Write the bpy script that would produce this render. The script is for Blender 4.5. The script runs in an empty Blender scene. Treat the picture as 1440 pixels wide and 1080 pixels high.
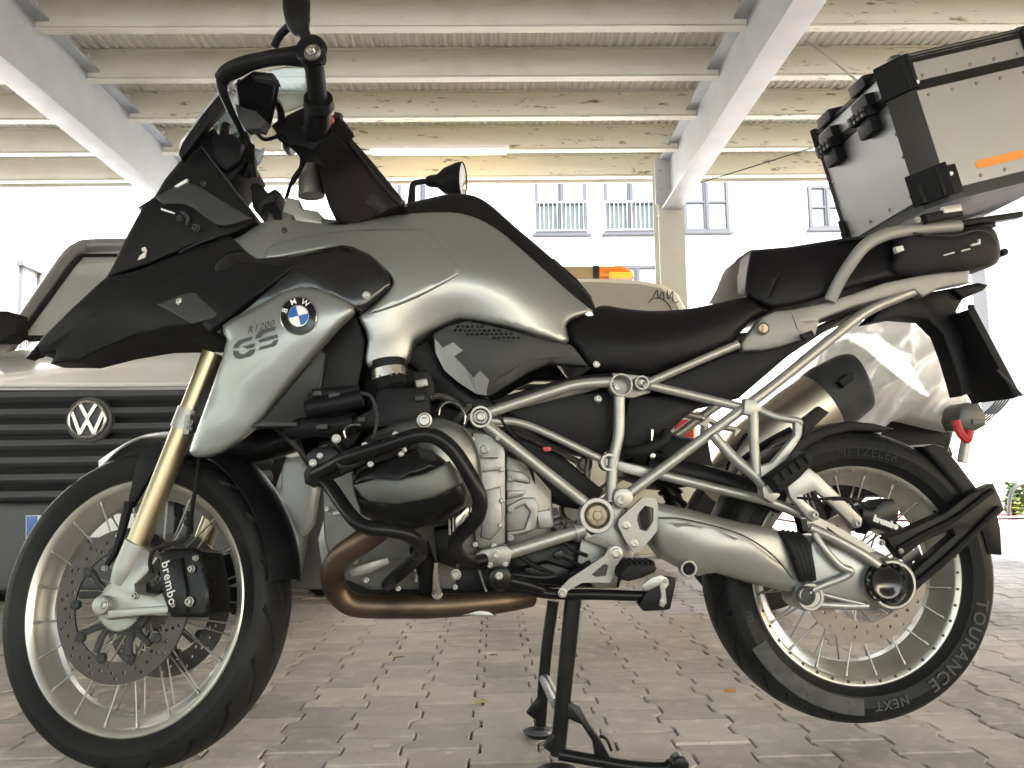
import bpy, bmesh, math, random
import numpy as np
from mathutils import Vector, Matrix
from mathutils.geometry import delaunay_2d_cdt

random.seed(7)
scene = bpy.context.scene
COL = scene.collection
PI = math.pi
R = math.radians

# ------------------------------------------------------------------ camera
FPX, PITCH, ROLL, YAW = 1153.4565, 0.1087, -0.0154, 0.0701
CAM = Vector((-0.0563, -1.8067, 0.5865))
_fw = Vector((math.sin(YAW), math.cos(YAW), 0)); _rt = Vector((math.cos(YAW), -math.sin(YAW), 0)); _up = Vector((0, 0, 1))
FWD = _fw * math.cos(PITCH) + _up * math.sin(PITCH)
_u2 = _up * math.cos(PITCH) - _fw * math.sin(PITCH)
RT = _rt * math.cos(ROLL) + _u2 * math.sin(ROLL)
UP = _u2 * math.cos(ROLL) - _rt * math.sin(ROLL)
cd = bpy.data.cameras.new('camera'); cam = bpy.data.objects.new('camera', cd); COL.objects.link(cam)
m = Matrix((RT, UP, -FWD)).transposed().to_4x4(); m.translation = CAM
cam.matrix_world = m
cd.sensor_width = 36; cd.lens = FPX / 1440 * 36; cd.clip_end = 500; cd.clip_start = 0.02
scene.camera = cam

# ------------------------------------------------------------------ light
w = bpy.data.worlds.new('World'); scene.world = w; w.use_nodes = True
nt = w.node_tree; bg = nt.nodes['Background']
sky_n = nt.nodes.new('ShaderNodeTexSky'); sky_n.sky_type = 'NISHITA'; sky_n.sun_disc = False
SUN_EL, SUN_AZ = R(46), R(118)        # azimuth measured from +Y towards +X
sky_n.sun_elevation = SUN_EL; sky_n.sun_rotation = SUN_AZ
sky_n.air_density = 1.6; sky_n.dust_density = 4.0; sky_n.ozone_density = 1.0
nt.links.new(sky_n.outputs[0], bg.inputs[0]); bg.inputs[1].default_value = 0.15
ld = bpy.data.lights.new('sun', 'SUN'); sun = bpy.data.objects.new('sun', ld); COL.objects.link(sun)
ld.energy = 3.0; ld.angle = R(10); ld.color = (.98, .98, 1)
sd = Vector((math.sin(SUN_AZ) * math.cos(SUN_EL), math.cos(SUN_AZ) * math.cos(SUN_EL), math.sin(SUN_EL)))
sun.rotation_euler = (-sd).to_track_quat('-Z', 'Y').to_euler(); sun.location = (0, 0, 20)
vs = scene.view_settings
vs.view_transform = 'Standard'; vs.look = 'None'; vs.gamma = 1; vs.use_curve_mapping = False
vs.exposure = 3.25

# ------------------------------------------------------------------ frames: pixel of the 1440x1080 photo + depth -> 3-D point
class Frame:
    def __init__(s, M):
        s.M = M; s.Mi = M.inverted(); s.o = s.Mi @ CAM
    def ray(s, u, v):
        d = FWD + RT * ((u - 720) / FPX) - UP * ((v - 540) / FPX)
        return s.Mi.to_3x3() @ d
    def P(s, u, v, y):
        d = s.ray(u, v); t = (y - s.o.y) / d.y
        return s.o + d * t
    def PZ(s, u, v, z):
        d = s.ray(u, v); t = (z - s.o.z) / d.z
        return s.o + d * t
    def px(s, p):                       # metres per photo pixel at a local point
        return (s.M @ p - CAM).dot(FWD) / FPX
BIKE = Frame(Matrix.Identity(4))
# steered front end (right lock)
XR, WB, STEER, LIFT = 0.8061, 1.5202, -0.3341, 0.0399
XF = XR - WB
RAKE = R(25.5)
_o = Vector((XF - .099, 0, 0)); _ax = Vector((math.sin(RAKE), 0, math.cos(RAKE)))
STEERED = Frame(Matrix.Translation(_o) @ Matrix.Rotation(STEER, 4, _ax) @ Matrix.Translation(-_o))
# car park frame: x to the right, y along the girders, origin under the camera
_d = FWD + RT * ((697 - 720) / FPX) - UP * ((672 - 540) / FPX); _d.z = 0; _d.normalize()
GAR = Frame(Matrix(((_d.y, _d.x, 0, CAM.x), (-_d.x, _d.y, 0, CAM.y), (0, 0, 1, 0), (0, 0, 0, 1))))
CUR = BIKE
def use(f):
    global CUR
    CUR = f
def P(u, v, y): return CUR.P(u, v, y)
def pxm(u, v, y): return CUR.px(CUR.P(u, v, y))

# ------------------------------------------------------------------ objects
def empty(name, loc):
    o = bpy.data.objects.new(name, None); COL.objects.link(o); o.location = loc; o.empty_display_size = .1
    return o
def tag(o, label=None, cat=None, group=None, kind=None):
    if label: o['label'] = label
    if cat: o['category'] = cat
    if group: o['group'] = group
    if kind: o['kind'] = kind
    return o
def root_loc(p):
    v = Vector((0, 0, 0))
    while p is not None:
        v += p.location; p = p.parent
    return v
SPLIT = {'bolt', 'hose', 'cable', 'gusset', 'cylinder_base', 'axle_bolt', 'switch_button', 'painted_glint', 'marker_lamp', 'grip_block', 'reflective_tab', 'rib', 'rivet', 'finger_scribble', 'wiper', 'edge', 'luggage_rack', 'badge_field', 'brake_hose', 'buckle'}
def obj(name, bm, mat, parent=None, smooth=40, kind=None, label=None, loc=None):
    if name in SPLIT and kind is None:
        seen = set(); isl = []
        for v in bm.verts:
            if v in seen: continue
            st = [v]; seen.add(v); grp = []
            while st:
                x = st.pop(); grp.append(x)
                for e in x.link_edges:
                    o = e.other_vert(x)
                    if o not in seen: seen.add(o); st.append(o)
            isl.append(grp)
        if 1 < len(isl) < 60:
            first = None
            for grp in isl:
                b = NB(); mp = {v: b.verts.new(v.co) for v in grp}; gs = set(grp)
                for f in {f for v in grp for f in v.link_faces}:
                    q = b.faces.new([mp[v] for v in f.verts]); q.material_index = f.material_index
                r = obj_(name, b, mat, parent, smooth, kind, label, loc); first = first or r
            bm.free(); return first
    return obj_(name, bm, mat, parent, smooth, kind, label, loc)
def obj_(name, bm, mat, parent=None, smooth=40, kind=None, label=None, loc=None):
    bmesh.ops.remove_doubles(bm, verts=bm.verts, dist=1e-6)
    off = root_loc(parent)
    if loc is not None: off = off + Vector(loc)
    bm.transform(Matrix.Translation(-off) @ CUR.M)
    bmesh.ops.recalc_face_normals(bm, faces=bm.faces)
    if smooth:
        lim = R(smooth)
        for f in bm.faces: f.smooth = True
        for e in bm.edges:
            e.smooth = not (len(e.link_faces) == 2 and e.calc_face_angle(0) > lim)
    me = bpy.data.meshes.new(name); bm.to_mesh(me); bm.free()
    for mt in (mat if isinstance(mat, (list, tuple)) else [mat]): me.materials.append(mt)
    o = bpy.data.objects.new(name, me); COL.objects.link(o); o.parent = parent
    if loc is not None: o.location = loc
    if kind: o['kind'] = kind
    if label: o['label'] = label
    return o
def mirror(o, frame=None):
    """the same part on the other side of the machine"""
    M = (frame or CUR).M
    me = o.data.copy(); off = root_loc(o.parent)
    T = Matrix.Translation(-off) @ M @ Matrix.Scale(-1, 4, (0, 1, 0)) @ M.inverted() @ Matrix.Translation(off)
    me.transform(T); me.flip_normals()
    c = o.copy(); c.data = me; COL.objects.link(c)
    for ch in list(o.children):
        d = mirror(ch, frame); d.parent = c
    return c

# ------------------------------------------------------------------ shapes
def NB(): return bmesh.new()
def addpoly(bm, vs, fs, mi=0):
    V = [bm.verts.new(v) for v in vs]
    for f in fs:
        try:
            q = bm.faces.new([V[i] for i in f]); q.material_index = mi
        except ValueError: pass
    return V
def box(bm, c, s, rot=None, bev=0.0, seg=2, mi=0):
    t = NB(); bmesh.ops.create_cube(t, size=1)
    bmesh.ops.scale(t, vec=Vector(s), verts=t.verts)
    if bev: bmesh.ops.bevel(t, geom=t.edges[:] , offset=bev, segments=seg, profile=.7, affect='EDGES')
    if rot is not None: t.transform(rot.to_4x4())
    t.transform(Matrix.Translation(Vector(c)))
    merge(bm, t, mi)
def merge(bm, t, mi=0):
    t.verts.index_update()
    V = [bm.verts.new(v.co) for v in t.verts]
    for f in t.faces:
        try:
            q = bm.faces.new([V[v.index] for v in f.verts]); q.material_index = mi if mi else f.material_index
        except ValueError: pass
    t.free()
def catmull(pts, n=6, closed=False):
    pts = [Vector(p) for p in pts]
    if len(pts) < 3 and not closed: return pts
    L = len(pts); out = []
    rng = range(L if closed else L - 1)
    for i in rng:
        p1, p2 = pts[i], pts[(i + 1) % L]
        p0 = pts[(i - 1) % L] if closed or i > 0 else p1 * 2 - p2
        p3 = pts[(i + 2) % L] if closed or i + 2 < L else p2 * 2 - p1
        for k in range(n):
            t = k / n
            out.append(.5 * ((2 * p1) + (p2 - p0) * t + (2 * p0 - 5 * p1 + 4 * p2 - p3) * t * t + (3 * p1 - p0 - 3 * p2 + p3) * t ** 3))
    if not closed: out.append(pts[-1])
    return out
def sweep(bm, path, rad, seg=14, cap=True, squash=None, mi=0):
    """round bar along points; rad number or list"""
    n = len(path); path = [Vector(p) for p in path]
    if not isinstance(rad, (list, tuple)): rad = [rad] * n
    if len(rad) != n: rad = list(np.interp(np.linspace(0, 1, n), np.linspace(0, 1, len(rad)), rad))
    T = []
    for i in range(n):
        a = path[max(i - 1, 0)]; b = path[min(i + 1, n - 1)]
        d = b - a
        T.append(d.normalized() if d.length > 1e-9 else Vector((0, 0, 1)))
    ref = Vector((0, 1, 0)) if abs(T[0].y) < .9 else Vector((1, 0, 0))
    nrm = (ref - T[0] * ref.dot(T[0])).normalized()
    rings = []
    for i in range(n):
        nrm = (nrm - T[i] * nrm.dot(T[i])).normalized(); b = T[i].cross(nrm)
        sx, sy = squash or (1, 1)
        rings.append([bm.verts.new(path[i] + (nrm * math.cos(a) * sx + b * math.sin(a) * sy) * rad[i]) for a in [2 * PI * k / seg for k in range(seg)]])
    for i in range(n - 1):
        for k in range(seg):
            f = bm.faces.new((rings[i][k], rings[i][(k + 1) % seg], rings[i + 1][(k + 1) % seg], rings[i + 1][k])); f.material_index = mi
    if cap:
        for rg in (rings[0], rings[-1]):
            f = bm.faces.new(rg); f.material_index = mi
def tube(bm, pts, rad, seg=14, n=6, smooth=True, **k):
    """pts: (u, v, y) in photo pixels + lateral offset"""
    q = [P(*p) for p in pts]
    if smooth and len(q) > 2: q = catmull(q, n)
    sweep(bm, q, rad, seg, **k)
def lathe(bm, c, prof, axis=(0, -1, 0), seg=32, arc=None, mi=0):
    axis = Vector(axis).normalized(); c = Vector(c)
    ref = Vector((1, 0, 0)) if abs(axis.x) < .9 else Vector((0, 0, 1))
    a = (ref - axis * ref.dot(axis)).normalized(); b = axis.cross(a)
    rings = []
    full = arc is None
    angs = [2 * PI * k / seg for k in range(seg)] if full else [arc[0] + (arc[1] - arc[0]) * k / seg for k in range(seg + 1)]
    for r, h in prof:
        if r < 1e-6: rings.append([bm.verts.new(c + axis * h)])
        else: rings.append([bm.verts.new(c + axis * h + (a * math.cos(t) + b * math.sin(t)) * r) for t in angs])
    for i in range(len(rings) - 1):
        A, B = rings[i], rings[i + 1]; N = seg if full else seg
        for k in range(N):
            k2 = (k + 1) % len(angs)
            vs = []
            for v in ([A[0]] if len(A) == 1 else [A[k], A[k2]]) + ([B[0]] if len(B) == 1 else [B[k2], B[k]]): vs.append(v)
            if len(vs) >= 3:
                f = bm.faces.new(vs); f.material_index = mi
def ring(bm, u, v, y, ro, ri, h, dep=.03, seg=32, axis=(0, -1, 0), mi=0, mi2=None):
    """open tube mouth facing the camera, radii in px"""
    s = pxm(u, v, y); ro *= s; ri *= s; e = min(.0015, (ro - ri) * .3)
    lathe(bm, P(u, v, y), [(ro, -h), (ro, -e), (ro - e, 0), (ri + e, 0), (ri, -e), (ri, -dep), (0, -dep)], axis, seg, mi=mi)
def bolt(bm, u, v, y, rpx, h=.005, axis=(0, -1, 0), seg=20, mi=0):
    s = pxm(u, v, y); r = rpx * s * .82
    lathe(bm, P(u, v, y), [(r * 1.3, 0), (r * 1.3, h * .25), (r, h * .3), (r, h * .8), (r * .85, h), (r * .52, h), (r * .48, h * .35), (0, h * .3)], axis, seg, mi=mi)
def knob(bm, u, v, y, rpx, h, e=.3, axis=(0, -1, 0), seg=24, mi=0):
    s = pxm(u, v, y); r = rpx * s; b = r * e
    lathe(bm, P(u, v, y), [(r, 0), (r, h - b), (r - b * .3, h - b * .3), (r - b, h), (0, h)], axis, seg, mi=mi)
def pip(p, poly):
    x, y = p; ins = False; j = len(poly) - 1
    for i in range(len(poly)):
        xi, yi = poly[i][0], poly[i][1]; xj, yj = poly[j][0], poly[j][1]
        if (yi > y) != (yj > y) and x < (xj - xi) * (y - yi) / (yj - yi) + xi: ins = not ins
        j = i
    return ins
def slab(bm, pts, y0, dy, bev=.0, holes=(), seg=2, mi=0, rounded=0, back=True):
    """plate: outline in px at depth y0 (or (u,v,y) each), real thickness dy away from camera"""
    if rounded: pts = [tuple(p) for p in catmull([(p[0], p[1], p[2] if len(p) > 2 else y0) for p in pts], rounded, True)]
    t = NB()
    if not holes:
        V = [t.verts.new(P(p[0], p[1], p[2] if len(p) > 2 else y0)) for p in pts]
        f = t.faces.new(V)
        r = bmesh.ops.extrude_face_region(t, geom=[f])
        nv = [g for g in r['geom'] if isinstance(g, bmesh.types.BMVert)]
        for v in nv: v.co.y += dy
        if not back:
            pass
        if bev:
            es = [e for e in t.edges if all(v in V for v in e.verts)]
            bmesh.ops.bevel(t, geom=es, offset=bev, segments=seg, profile=.5, affect='EDGES', clamp_overlap=True)
    else:
        vs, es = [], []
        for loop in [pts] + list(holes):
            b = len(vs); vs += [Vector((p[0], p[1])) for p in loop]
            es += [(b + i, b + (i + 1) % len(loop)) for i in range(len(loop))]
        r = delaunay_2d_cdt(vs, es, [], 1, 1e-4)
        q = [P(p.x, p.y, y0) for p in r[0]]
        A = [t.verts.new(c) for c in q]; B = [t.verts.new(c + Vector((0, dy, 0))) for c in q]
        cnt = {}
        for f in r[2]:
            c = sum((r[0][i] for i in f), Vector((0, 0))) / len(f)
            if not pip(c, pts) or any(pip(c, h) for h in holes): continue
            t.faces.new([A[i] for i in f]); t.faces.new([B[i] for i in reversed(f)])
            for i in range(len(f)):
                k = (f[i], f[(i + 1) % len(f)]); cnt[k] = 1
        for (a, b) in cnt:
            if (b, a) not in cnt: t.faces.new((A[a], A[b], B[b], B[a]))
    merge(bm, t, mi)
def circ(u, v, r, n=16, sx=1): return [(u + r * sx * math.cos(2 * PI * k / n), v + r * math.sin(2 * PI * k / n)) for k in range(n)]
class TPS:
    def __init__(s, pts, reg=0.0):
        a = np.array(pts, float); s.c = a[:, :2]; n = len(a)
        K = s.k(s.c, s.c) + reg * np.eye(n)
        Q = np.c_[np.ones(n), s.c]; A = np.block([[K, Q], [Q.T, np.zeros((3, 3))]])
        s.w = np.linalg.lstsq(A, np.r_[a[:, 2], 0, 0, 0], rcond=None)[0]
    def k(s, a, b):
        d2 = ((a[:, None] - b[None]) ** 2).sum(-1); return np.where(d2 > 0, .5 * d2 * np.log(d2 + 1e-12), 0)
    def __call__(s, q):
        q = np.atleast_2d(np.array(q, float)); return np.c_[s.k(q, s.c), np.ones(len(q)), q] @ s.w
def segdist(q, poly):
    a = np.array(poly); b = np.roll(a, -1, 0); q = np.array(q)
    d = b - a; L = (d ** 2).sum(1) + 1e-12
    t = np.clip(((q[:, None] - a[None]) * d[None]).sum(-1) / L, 0, 1)
    return np.sqrt(((q[:, None] - (a[None] + t[..., None] * d[None])) ** 2).sum(-1)).min(1)
def panel(bm, outline, ctrl, step=7, roll=.012, rw=9, n=4, thick=.02, both=False, creases=(), reg=3000., mi=0):
    """curved sheet: outline px (u,v,y); ctrl interior (u,v,y); rim rolls away over rw px by roll metres.
    both=True closes it with its mirror image into a solid body"""
    out = catmull([Vector(p) for p in outline], n, True) if n > 1 else [Vector(p) for p in outline]
    dense = []                          # evenly spaced rim so that the rolled edge stays crisp
    for i, p in enumerate(out):
        q_ = out[(i + 1) % len(out)]; k_ = max(1, int(math.hypot(q_.x - p.x, q_.y - p.y) / 3.2))
        for j_ in range(k_): dense.append(p.lerp(q_, j_ / k_))
    o2 = [(p.x, p.y) for p in dense]
    f = TPS([tuple(p) for p in outline] + list(ctrl), reg)
    vs = [Vector(p) for p in o2]; N = len(vs); es = [(i, (i + 1) % N) for i in range(N)]
    area = sum(o2[i][0] * o2[(i + 1) % N][1] - o2[(i + 1) % N][0] * o2[i][1] for i in range(N))
    sg = 1 if area > 0 else -1
    extra = []
    for d in (.12, .35, .7, 1.0):
        for i in range(N):
            a, b = o2[i - 1], o2[(i + 1) % N]; tx, ty = b[0] - a[0], b[1] - a[1]; l = math.hypot(tx, ty) or 1
            q = (o2[i][0] - ty / l * sg * d * rw, o2[i][1] + tx / l * sg * d * rw)
            extra.append((q, d * rw))
    us = [p[0] for p in o2]; vv = [p[1] for p in o2]
    x = min(us)
    row = 0
    grid = []
    while x < max(us):
        y = min(vv) + (step / 2 if row % 2 else 0)
        while y < max(vv): grid.append(((x + .013, y + .017), rw * 1.25)); y += step
        x += step * .87; row += 1
    cand = [q for q, _ in extra] + [q for q, _ in grid]; need = np.array([d for _, d in extra] + [d for _, d in grid])
    dd = segdist(cand, o2); kept = []
    cell = {}
    for q, d, nd in zip(cand, dd, need):
        if d < nd * .93 or not pip(q, o2): continue
        mind = min(step * .45, max(.6, d * .35)); kx = (int(q[0] // 3), int(q[1] // 3)); ok = True
        for i in range(-2, 3):
            for j in range(-2, 3):
                for z in cell.get((kx[0] + i, kx[1] + j), ()):
                    if (z[0] - q[0]) ** 2 + (z[1] - q[1]) ** 2 < mind * mind: ok = False; break
                if not ok: break
            if not ok: break
        if ok: kept.append(q); cell.setdefault(kx, []).append(q)
    vs += [Vector(q) for q in kept]
    for c in creases:
        b = len(vs); vs += [Vector(p[:2]) for p in c]; es += [(b + i, b + i + 1) for i in range(len(c) - 1)]
    r = delaunay_2d_cdt(vs, es, [], 1, 1e-3)
    q = [(p.x, p.y) for p in r[0]]; Y = f(q); D = segdist(q, o2)
    t = np.clip(1 - D / rw, 0, 1); Y = Y + roll * (1 - np.sqrt(np.clip(1 - t * t, 0, 1)))
    V = [bm.verts.new(P(a[0], a[1], float(y))) for a, y in zip(q, Y)]
    edge = {}
    for fc in r[2]:
        c = sum((r[0][i] for i in fc), Vector((0, 0))) / len(fc)
        if not pip(c, o2): continue
        g = bm.faces.new([V[i] for i in fc]); g.material_index = mi
        for i in range(len(fc)): edge[(fc[i], fc[(i + 1) % len(fc)])] = 1
    if both:
        W = [bm.verts.new((v.co.x, -v.co.y, v.co.z)) for v in V]
        for fc in r[2]:
            c = sum((r[0][i] for i in fc), Vector((0, 0))) / len(fc)
            if not pip(c, o2): continue
            g = bm.faces.new([W[i] for i in reversed(fc)]); g.material_index = mi
    else:
        W = [None] * len(V)
        for (a, b) in edge:
            if (b, a) not in edge:
                for i in (a, b):
                    if W[i] is None: W[i] = bm.verts.new(V[i].co + Vector((0, thick, 0)))
    for (a, b) in edge:
        if (b, a) not in edge:
            g = bm.faces.new((V[b], V[a], W[a], W[b])); g.material_index = mi
    return f
def text_mesh(txt, size=1, shear=0, extrude=0.0, bold=0.0, spacing=1.0):
    """flat letters as (verts, faces) in x,y"""
    c = bpy.data.curves.new('t', 'FONT'); c.body = txt; c.size = size; c.shear = shear; c.offset = bold; c.align_x = 'CENTER'; c.align_y = 'CENTER'
    c.space_character = spacing; c.resolution_u = 3
    o = bpy.data.objects.new('t', c); COL.objects.link(o)
    dg = bpy.context.evaluated_depsgraph_get(); dg.update()
    me = bpy.data.meshes.new_from_object(o.evaluated_get(dg))
    v = [Vector(x.co) for x in me.vertices]; f = [tuple(p.vertices) for p in me.polygons]
    bpy.data.objects.remove(o); bpy.data.curves.remove(c); bpy.data.meshes.remove(me)
    return v, f
def letters(bm, txt, fn, size=1, **k):
    v, f = text_mesh(txt, size, **k)
    addpoly(bm, [fn(p) for p in v], f)

# ------------------------------------------------------------------ materials
def _hex(c): return (*c, 1) if len(c) == 3 else c
def mat(name, col, rough=.5, metal=0., bump=0., bscale=200., var=.0, vscale=8., dirt=None, dscale=5., damt=.5, coat=0., spec=.5, rvar=.0, alpha=1., trans=0., detail=6, emit=None, estr=0, aniso=None, sheen=0.):
    m = bpy.data.materials.new(name); m.use_nodes = True; n = m.node_tree; b = n.nodes['Principled BSDF']; L = n.links.new
    b.inputs['Base Color'].default_value = _hex(col); b.inputs['Roughness'].default_value = rough; b.inputs['Metallic'].default_value = metal
    b.inputs['Coat Weight'].default_value = coat; b.inputs['Coat Roughness'].default_value = .08; b.inputs['Specular IOR Level'].default_value = spec
    b.inputs['Alpha'].default_value = alpha; b.inputs['Transmission Weight'].default_value = trans
    if sheen: b.inputs['Sheen Weight'].default_value = sheen
    if emit: b.inputs['Emission Color'].default_value = _hex(emit); b.inputs['Emission Strength'].default_value = estr
    tc = n.nodes.new('ShaderNodeTexCoord')
    def noise(s, d=detail, src=None):
        q = n.nodes.new('ShaderNodeTexNoise'); q.inputs['Scale'].default_value = s; q.inputs['Detail'].default_value = d; L(src or tc.outputs['Object'], q.inputs['Vector']); return q
    last = None
    if var:
        q = noise(vscale); mx = n.nodes.new('ShaderNodeMix'); mx.data_type = 'RGBA'
        mx.inputs[6].default_value = _hex([c * (1 - var) for c in col]); mx.inputs[7].default_value = _hex([min(1, c * (1 + var)) for c in col])
        L(q.outputs['Fac'], mx.inputs[0]); last = mx.outputs[2]
    if dirt:
        q = noise(dscale, 8); rp = n.nodes.new('ShaderNodeValToRGB'); rp.color_ramp.elements[0].position = .48; rp.color_ramp.elements[1].position = .72
        L(q.outputs['Fac'], rp.inputs[0]); mu = n.nodes.new('ShaderNodeMath'); mu.operation = 'MULTIPLY'; mu.inputs[1].default_value = damt; L(rp.outputs[0], mu.inputs[0])
        mx = n.nodes.new('ShaderNodeMix'); mx.data_type = 'RGBA'; mx.inputs[7].default_value = _hex(dirt)
        if last: L(last, mx.inputs[6])
        else: mx.inputs[6].default_value = _hex(col)
        L(mu.outputs[0], mx.inputs[0]); last = mx.outputs[2]
    if last: L(last, b.inputs['Base Color'])
    if rvar:
        q = noise(vscale * 2.3, 5); mr = n.nodes.new('ShaderNodeMapRange'); mr.inputs[3].default_value = max(0, rough - rvar); mr.inputs[4].default_value = min(1, rough + rvar); L(q.outputs['Fac'], mr.inputs[0]); L(mr.outputs[0], b.inputs['Roughness'])
    if bump:
        q = noise(bscale, 3); bp = n.nodes.new('ShaderNodeBump'); bp.inputs['Strength'].default_value = bump; bp.inputs['Distance'].default_value = .002; L(q.outputs['Fac'], bp.inputs['Height']); L(bp.outputs[0], b.inputs['Normal'])
    return m
MT = dict(
    silver=mat('silver_paint', (.285, .3, .305), .38, .66, coat=.35, bump=.04, bscale=1400, var=.05, vscale=3, rvar=.06),
    gunmetal=mat('grey_paint', (.075, .078, .075), .42, .6, var=.08, bump=.03, bscale=900),
    frame=mat('frame_paint', (.35, .345, .325), .42, .6, var=.06, vscale=14, bump=.05, bscale=500, dirt=(.25, .23, .2), dscale=12, damt=.35, rvar=.1),
    cast=mat('cast_aluminium', (.25, .247, .235), .42, .8, var=.2, vscale=14, bump=.2, bscale=300, dirt=(.1, .09, .08), dscale=14, damt=.6, rvar=.1),
    swing=mat('painted_aluminium', (.34, .34, .33), .42, .7, var=.06, vscale=7, bump=.06, bscale=600, dirt=(.2, .18, .15), dscale=7, damt=.35, rvar=.08),
    rim=mat('rim_aluminium', (.5, .485, .44), .34, .8, var=.08, vscale=10, dirt=(.3, .26, .2), dscale=11, damt=.45, rvar=.1),
    bolt=mat('bolt_steel', (.33, .32, .3), .4, .9, var=.15, vscale=30), steel=mat('steel', (.6, .58, .55), .28, 1., var=.1, vscale=20, rvar=.1),
    reardisc=mat('rear_disc_steel', (.2, .178, .162), .42, .8, var=.15, vscale=40, rvar=.1), brass=mat('dull_brass', (.3, .24, .15), .4, .8),
    castdark=mat('dark_cast_aluminium', (.15, .148, .14), .55, .7, var=.25, vscale=14, bump=.25, bscale=260, dirt=(.05, .045, .04), dscale=12, damt=.7),
    disc=mat('brake_steel', (.06, .053, .05), .42, .8, var=.15, vscale=40, rvar=.1),
    gold=mat('gold_anodised', (.4, .335, .225), .3, .85, var=.06, vscale=8, rvar=.06),
    plastic=mat('black_plastic', (.008, .008, .0095), spec=0.14, rough=.45, metal=0, bump=.2, bscale=700, var=.2, vscale=6, dirt=(.03, .028, .026), dscale=6, damt=.2, rvar=.1),
    greyplastic=mat('grey_plastic', (.04, .041, .043), spec=0.2, rough=.5, metal=0, bump=.2, bscale=800, var=.1, vscale=5, rvar=.08),
    gloss=mat('black_paint', (.005, .005, .006), spec=0.35, rough=.2, metal=0, coat=.5, var=.1, rvar=.06, bump=.03, bscale=300),
    satin=mat('satin_black_metal', (.009, .009, .01), spec=0.22, rough=.3, metal=.3, bump=.08, bscale=300, dirt=(.04, .037, .034), dscale=10, damt=.25, rvar=.1),
    rubber=mat('rubber', (.011, .011, .012), spec=0.12, rough=.55, metal=0, bump=.2, bscale=300, var=.2, vscale=8, dirt=(.04, .037, .033), dscale=7, damt=.3, rvar=.1),
    tyre=mat('tyre_rubber', (.011, .011, .0115), spec=0.14, rough=.5, metal=0, bump=.2, bscale=240, var=.2, vscale=6, dirt=(.045, .042, .036), dscale=5, damt=.35, rvar=.12),
    scuff=mat('scuffed_rubber', (.04, .04, .041), .7, 0, var=.7, vscale=30, dirt=(.016, .016, .016), dscale=40, damt=.8, bump=.2, bscale=300),
    leather=mat('seat_vinyl', (.008, .0075, .009), spec=0.16, rough=.42, metal=0, bump=.35, bscale=520, var=.2, vscale=5, rvar=.08),
    cloth=mat('brown_cloth', (.016, .012, .0125), spec=0.2, rough=.85, metal=0, bump=.6, bscale=900, var=.25, vscale=9),
    blackcloth=mat('black_cloth', (.02, .018, .02), spec=0.2, rough=.7, metal=0, bump=.5, bscale=800, var=.2, vscale=9),
    exhaust=mat('heat_stained_steel', (.115, .08, .057), .42, .85, var=.5, vscale=8, dirt=(.04, .025, .02), dscale=9, damt=.9, rvar=.12, bump=.05, bscale=200),
    muffler=mat('brushed_titanium', (.42, .38, .32), .35, .9, var=.1, vscale=5, rvar=.08),
    alu=mat('sheet_aluminium', (.29, .295, .3), .46, .85, var=.1, vscale=4, bump=.1, bscale=40, rvar=.14, dirt=(.3, .29, .28), dscale=6, damt=.5),
    white=mat('white_paint', (.8, .8, .8), .4), blue=mat('blue_enamel', (.03, .12, .4), .3, coat=.5), red=mat('red_plastic', (.45, .02, .03), .4),
    orange=mat('orange_sticker', (.75, .26, .03), .5), print=mat('light_print', (.55, .55, .55), .6), dkprint=mat('dark_print', (.05, .05, .055), .5),
    glassdark=mat('smoked_screen', (.10, .14, .155), .12, 0, trans=.3, alpha=.7, spec=.3),
    glass=mat('clear_glass', (.8, .9, .88), .03, 0, trans=1), mirror=mat('mirror_glass', (.8, .8, .8), .03, 1),
    radiator=mat('radiator_fins', (.03, .03, .03), .5, .4), tyretext=mat('tyre_lettering', (.06, .06, .06), .75, spec=.2), tyredim=mat('tyre_lettering_faint', (.022, .022, .022), .7, spec=.2), tailgrey=mat('tail_grey', (.24, .238, .23), .5, .25, var=.05, bump=.05, bscale=600, dirt=(.2, .19, .17), dscale=8, damt=.3),
)
# ================================================================== THE SETTING
cream = mat('cream_steel', (.76, .73, .63), .5, 0, var=.06, vscale=1.5, bump=.08, bscale=30, dirt=(.42, .36, .27), dscale=3.5, damt=.35)
creamrust = mat('rust_spotted_cream_steel', (.76, .72, .6), .5, 0, var=.05, vscale=1.5, bump=.08, bscale=30, dirt=(.13, .075, .04), dscale=9, damt=.0)
def rustify(m, scale=(3, 14, 14), pos=(.60, .68), amt=.9):
    n = m.node_tree; b = n.nodes['Principled BSDF']; L = n.links.new
    src = b.inputs['Base Color'].links[0].from_socket
    tc = n.nodes.new('ShaderNodeTexCoord'); mp = n.nodes.new('ShaderNodeMapping'); mp.inputs['Scale'].default_value = scale; L(tc.outputs['Object'], mp.inputs[0])
    q = n.nodes.new('ShaderNodeTexNoise'); q.inputs['Scale'].default_value = 1.6; q.inputs['Detail'].default_value = 9; q.inputs['Roughness'].default_value = .7; L(mp.outputs[0], q.inputs[0])
    rp = n.nodes.new('ShaderNodeValToRGB'); rp.color_ramp.elements[0].position = pos[0]; rp.color_ramp.elements[1].position = pos[1]; L(q.outputs[0], rp.inputs[0])
    mu = n.nodes.new('ShaderNodeMath'); mu.operation = 'MULTIPLY'; mu.inputs[1].default_value = amt; L(rp.outputs[0], mu.inputs[0])
    mx = n.nodes.new('ShaderNodeMix'); mx.data_type = 'RGBA'; mx.inputs[7].default_value = (.12, .065, .035, 1); L(src, mx.inputs[6]); L(mu.outputs[0], mx.inputs[0]); L(mx.outputs[2], b.inputs['Base Color'])
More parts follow.
